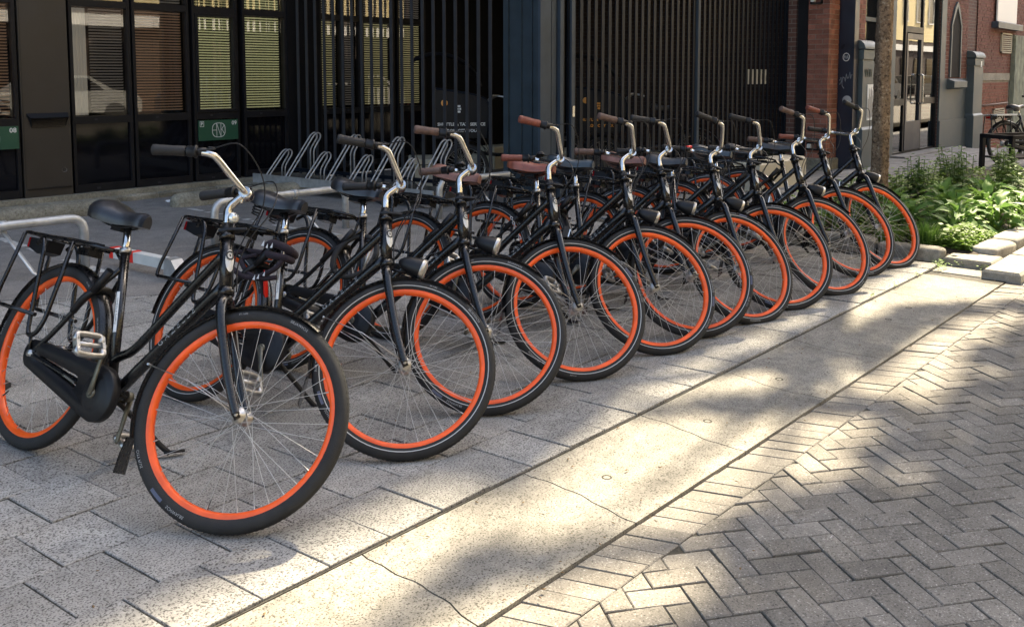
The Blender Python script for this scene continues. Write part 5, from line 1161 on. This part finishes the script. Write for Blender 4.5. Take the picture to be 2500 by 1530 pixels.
ob('joint_weeds', wd, None, 'young_leaf', kind='stuff'); tag(bpy.data.objects['joint_weeds'], 'tiny weeds growing in the joint between gutter and border stones', 'weeds')

# small dry bits and grit lying about
q = random.Random(33); db = MB()
for i in range(260):
    if q.random() < .6: x, y, z = q.uniform(1.0, 7.0), q.choice((KY + q.gauss(0, .03), GY + q.gauss(0, .04), q.uniform(1.6, 2.1))), -.004
    else: x, y, z = q.uniform(.9, 6.5), q.uniform(-.2, 5.2), .002
    s_ = q.uniform(.003, .011); a = q.uniform(0, 6.28); d = Vector((math.cos(a), math.sin(a), 0))*s_; t = Vector((-d.y, d.x, 0))*.4; o_ = Vector((x, y, z)); up_ = Vector((0, 0, s_*.35))
    db.add([o_ - d, o_ + t, o_ + d, o_ - t, o_ + up_], [(0, 1, 4), (1, 2, 4), (2, 3, 4), (3, 0, 4)])
tag(ob('debris', db, None, 'dry_leaf', kind='stuff'), 'dry bits and grit scattered over the paving and gutter', 'debris')

# ------------------------------------------------------------------ street tree
tr = thing('street_tree', 'slim street tree with rough brown trunk behind the last bike', 'tree', loc=(9.05, 3.24, .05))
m = MB(); vs = []; nr, na = 170, 26; q = random.Random(4)
for i in range(nr + 1):
    z = 5.4*i/nr; r0 = .083 - .0035*z + .05*math.exp(-z*7); cx = .035*z*.55 + .012*math.sin(z*2.2); cy = -.004*z
    for j in range(na):
        a = 2*math.pi*j/na; rr = r0*(1 + .07*math.sin(a*5 + z*3) + q.uniform(-.05, .05) + .05*math.sin(a*9 + 4*math.sin(z*9))*math.sin(z*23 + a*3)); vs.append((cx + rr*math.cos(a), cy + rr*math.sin(a), z - .1))
m.add(vs, [(i*na+j, i*na+(j+1) % na, (i+1)*na+(j+1) % na, (i+1)*na+j) for i in range(nr) for j in range(na)], True); ob('trunk', m, tr, 'bark')
m = MB(); ttop = Vector((.1, -.02, 5.2))
for (dx, dy, dz, z0) in ((3.2, .6, 1.9, 4.6), (-1.2, .5, 2.4, 4.8), (1.6, -1.0, 2.4, 5.0), (4.6, 1.6, 2.2, 5.0), (.4, 1.9, 2.4, 4.7), (.6, .2, 3.0, 5.2)):
    b = Vector((.019*z0, -.02, z0)); e = b + Vector((dx, dy, dz)); m.tube(bez([b, b.lerp(e, .4) + Vector((0, 0, .35)), e], 5), [.05 - .0045*i for i in range(11)], 7)
ob('limb', m, tr, 'bark')
# crown: unseen leaf clumps, placed along sun rays to cast chosen ground shade
S1 = [(1.40, 1.90), (1.6, 1.89), (1.74, 1.90), (1.9, 1.88), (2.05, 1.78), (2.16, 1.65), (2.3, 1.57), (2.5, 1.44), (2.42, 1.36), (2.25, 1.47), (2.04, 1.58), (1.93, 1.66), (1.79, 1.71), (1.66, 1.75), (1.40, 1.72)]  # ground outlines of the shade that the leaves are shaped to throw
S2 = [(3.23, 2.09), (3.5, 2.05), (3.74, 1.92), (4.03, 1.87), (3.92, 1.66), (4.05, 1.46), (4.22, 1.33), (4.1, 1.22), (4.0, 1.31), (3.74, 1.50), (3.6, 1.60), (3.41, 1.78)]
S3 = [(4.0, 2.2), (4.41, 2.2), (4.84, 2.15), (5.11, 2.08), (5.28, 1.95), (5.68, 1.95), (5.89, 1.90), (6.2, 1.74), (6.5, 1.38), (6.25, 1.30), (5.95, 1.52), (5.64, 1.58), (5.18, 1.60), (4.72, 1.57), (4.37, 1.60), (4.16, 1.72), (4.06, 1.9)]
S0 = [(.2, 2.0), (1.15, 1.80), (1.30, 1.62), (1.0, 1.3), (.2, 1.3)]
def inside(p, poly):
    c = False; n = len(poly)
    for i in range(n):
        a, b = poly[i], poly[(i+1) % n]
        if (a[1] > p[1]) != (b[1] > p[1]) and p[0] < (b[0]-a[0])*(p[1]-a[1])/(b[1]-a[1]) + a[0]: c = not c
    return c
def shade_edge(x): return 1.29 + .06*math.sin(x*5.1) + .04*math.sin(x*11 + 1) + (.10 if 2.35 < x < 2.75 else 0)  # limit of the road area kept in leaf shade
shade_crown = MB(); q = random.Random(9)
def leafq(p, s_):
    n_ = Vector((q.gauss(0, 1), q.gauss(0, 1), q.gauss(0, 1))).normalized(); n_ = (n_ + SUN*.9).normalized(); u = n_.orthogonal().normalized(); u = Quaternion(n_, q.uniform(0, 6.28)) @ u; v = n_.cross(u)
    shade_crown.add([p - u*s_, p + v*s_*.6, p + u*s_, p - v*s_*.6], [(0, 1, 2, 3)])
cnt = 0
step = .10
x = -.6
while x < 9.4:
    y = -2.3
    while y < 2.2:
        px_, py_ = x + q.uniform(-.05, .05), y + q.uniform(-.05, .05)
        sh = py_ < shade_edge(px_) or inside((px_, py_), S1) or inside((px_, py_), S2) or inside((px_, py_), S3) or inside((px_, py_), S0)
        if sh:
            for r_ in range(6):
                t = q.uniform(8.6, 11.2); p = Vector((px_ + q.uniform(-.03, .03), py_ + q.uniform(-.03, .03), 0)) + SUN*t; leafq(p - Vector((9.05, 3.24, .05)), .095 if py_ > .9 else .14)
        y += step
    x += step
ob('shade_crown', shade_crown, tr, 'crown_leaf')

# ------------------------------------------------------------------ black steel frame beyond the bed
fr = thing('steel_frame', 'black square-tube steel frame at the right edge behind the bed', 'frame', loc=(14.75, 3.35, 0), rz=R(-25))
for x in (0, 1.1): 
    for y in (0, .5): ob('leg', MB().box((x - .03, y - .03, 0), (x + .03, y + .03, .56)), fr, 'dark_frame')
for a_, b_ in (((-.03, -.03, .50), (1.13, .03, .56)), ((-.03, .47, .50), (1.13, .53, .56)), ((-.03, .03, .50), (.03, .47, .56)), ((1.07, .03, .50), (1.13, .47, .56))): ob('top_rail', MB().box(a_, b_), fr, 'dark_frame')
ob('shelf', MB().box((.03, .03, .20), (1.07, .47, .23)), fr, 'dark_frame')
env = ob('white_crate_lid', MB().bbox((-.20, -.14, 0), (.20, .14, .025), .006), None, 'white_enamel', mx=FARM @ Matrix.Translation((-.10, 0, .80))); tag(env, 'flat white board on the carrier of the far bicycle', 'board')

# ------------------------------------------------------------------ the other side of the street, seen only as reflections
def house(x0, x1, h, lab, wallm, basem):
    H_ = thing('street_house', lab, 'building', loc=(x0, -9.0, 0), group='houses across the street'); W_ = x1 - x0; zb = 3.7
    ob('base', MB().box((0, -8, 0), (W_, 0, 3.05)), H_, basem); ob('band', MB().box((0, -8, 3.05), (W_, .12, 3.42)), H_, 'white_trim'); ob('frieze', MB().box((0, -8, 3.42), (W_, 0, zb)), H_, basem); ob('wall', MB().box((0, -8, zb), (W_, .02, h)), H_, wallm); ob('cornice', MB().box((0, -8, h), (W_, .3, h + .3)), H_, 'white_trim')
    n = max(2, int(W_/2.3)); fm, pm, gm = MB(), MB(), MB()
    for i in range(n):
        cx = (i + .5)*W_/n
        for z in (4.9, 7.9):
            if z + 2 > h: continue
            w = ob('window', MB().box((cx - .5, .02, z), (cx - .42, .09, z + 1.9)).box((cx + .42, .02, z), (cx + .5, .09, z + 1.9)).box((cx - .42, .02, z), (cx + .42, .09, z + .08)).box((cx - .42, .02, z + 1.82), (cx + .42, .09, z + 1.9)), H_, 'white_trim'); ob('pane', MB().box((cx - .42, .021, z + .08), (cx + .42, .05, z + 1.82)), w, 'black_glass')
        w = ob('shop_window', MB().box((cx - .62, .0, .6), (cx + .62, .06, 2.6)), H_, 'dark_frame'); ob('pane', MB().box((cx - .56, .06, .66), (cx + .56, .07, 2.54)), w, 'black_glass')
    return H_
HS = [(-14, -4, 10.5, 'brown_brick', 'brown_brick'), (-4, 7, 11, 'cream_plaster', 'shaded_brick'), (7, 15, 10, 'cream_plaster', 'shaded_brick'), (15, 24, 11.5, 'cream_plaster', 'shaded_brick'), (24, 36, 10.5, 'cream_plaster', 'room_dark'), (36, 52, 11, 'cream_plaster', 'shaded_brick'), (52, 72, 10.5, 'cream_plaster', 'shaded_brick')]
for i, (a, b, h, wm, bmn) in enumerate(HS): house(a + .01, b - .01, h, ['brick house across the street, out of the picture behind the camera', 'first cream house across the street, only mirrored in windows', 'second cream house across the street, mirrored in the office windows', 'third cream house across the street, mirrored in the blinds', 'fourth cream house across the street with dark shopfront', 'fifth cream house across the street with long dark shopfront', 'last cream house across the street, mirrored in the glazed door'][i], wm, bmn)
for i, x in enumerate((41., 45.5, 50.)):
    a = thing('shop_awning', ['orange shop awning across the street, mirrored low in the glazed door', 'middle orange shop awning across the street', 'farther orange shop awning across the street'][i], 'awning', loc=(x, -8.99, 2.1), group='orange awnings across the street')
    ob('cloth', MB().prism([(0, .45), (1.1, 0), (1.1, -.25), (1.07, -.25), (1.07, -.02), (0, .42)], 0, 3.2, lambda y, z, xx: (xx, y, z)), a, 'shop_orange')

def car(x, lab, mat):
    c = thing('parked_car', lab, 'car', loc=(x, -6.9, .0), group='cars parked across the street')
    body = [(-2.1, .35), (-2.12, .72), (-1.95, .88), (-1.35, .95), (-.75, 1.40), (.55, 1.44), (1.25, 1.02), (1.95, .92), (2.12, .70), (2.1, .35)]
    ob('body', MB().prism(body, -.85, .85, lambda a, z, y: (a, y, z)), c, mat)
    for sy in (-.856, .852): ob('side_window', MB().prism([(-1.1, .97), (-.70, 1.34), (.50, 1.37), (1.0, 1.02)], sy, sy + .004, lambda a, z, y: (a, y, z)), c, 'black_glass')
    for wx in (-1.3, 1.3):
        for sy in (-.86, .74): ob('wheel', MB().tube([(wx, sy, .32), (wx, sy + .12, .32)], .32, 18), c, 'rubber')
    return c
for i, (x, mt_) in enumerate(((11, 'galvanised'), (16.5, 'grey_steel'), (22, 'galvanised'), (38, 'navy_paint'), (44, 'grey_steel'), (50, 'navy_paint'), (56, 'dark_frame'), (62, 'grey_steel'))):
    car(x, ['silver car across the street mirrored in the left windows', 'grey car across the street between two silver cars', 'silver car across the street mirrored behind the bars', 'navy car across the street nearest in the door mirror', 'grey car across the street second in the door mirror', 'navy car across the street third in the door mirror', 'black car across the street fourth in the door mirror', 'grey car across the street farthest in the door mirror'][i], mt_)
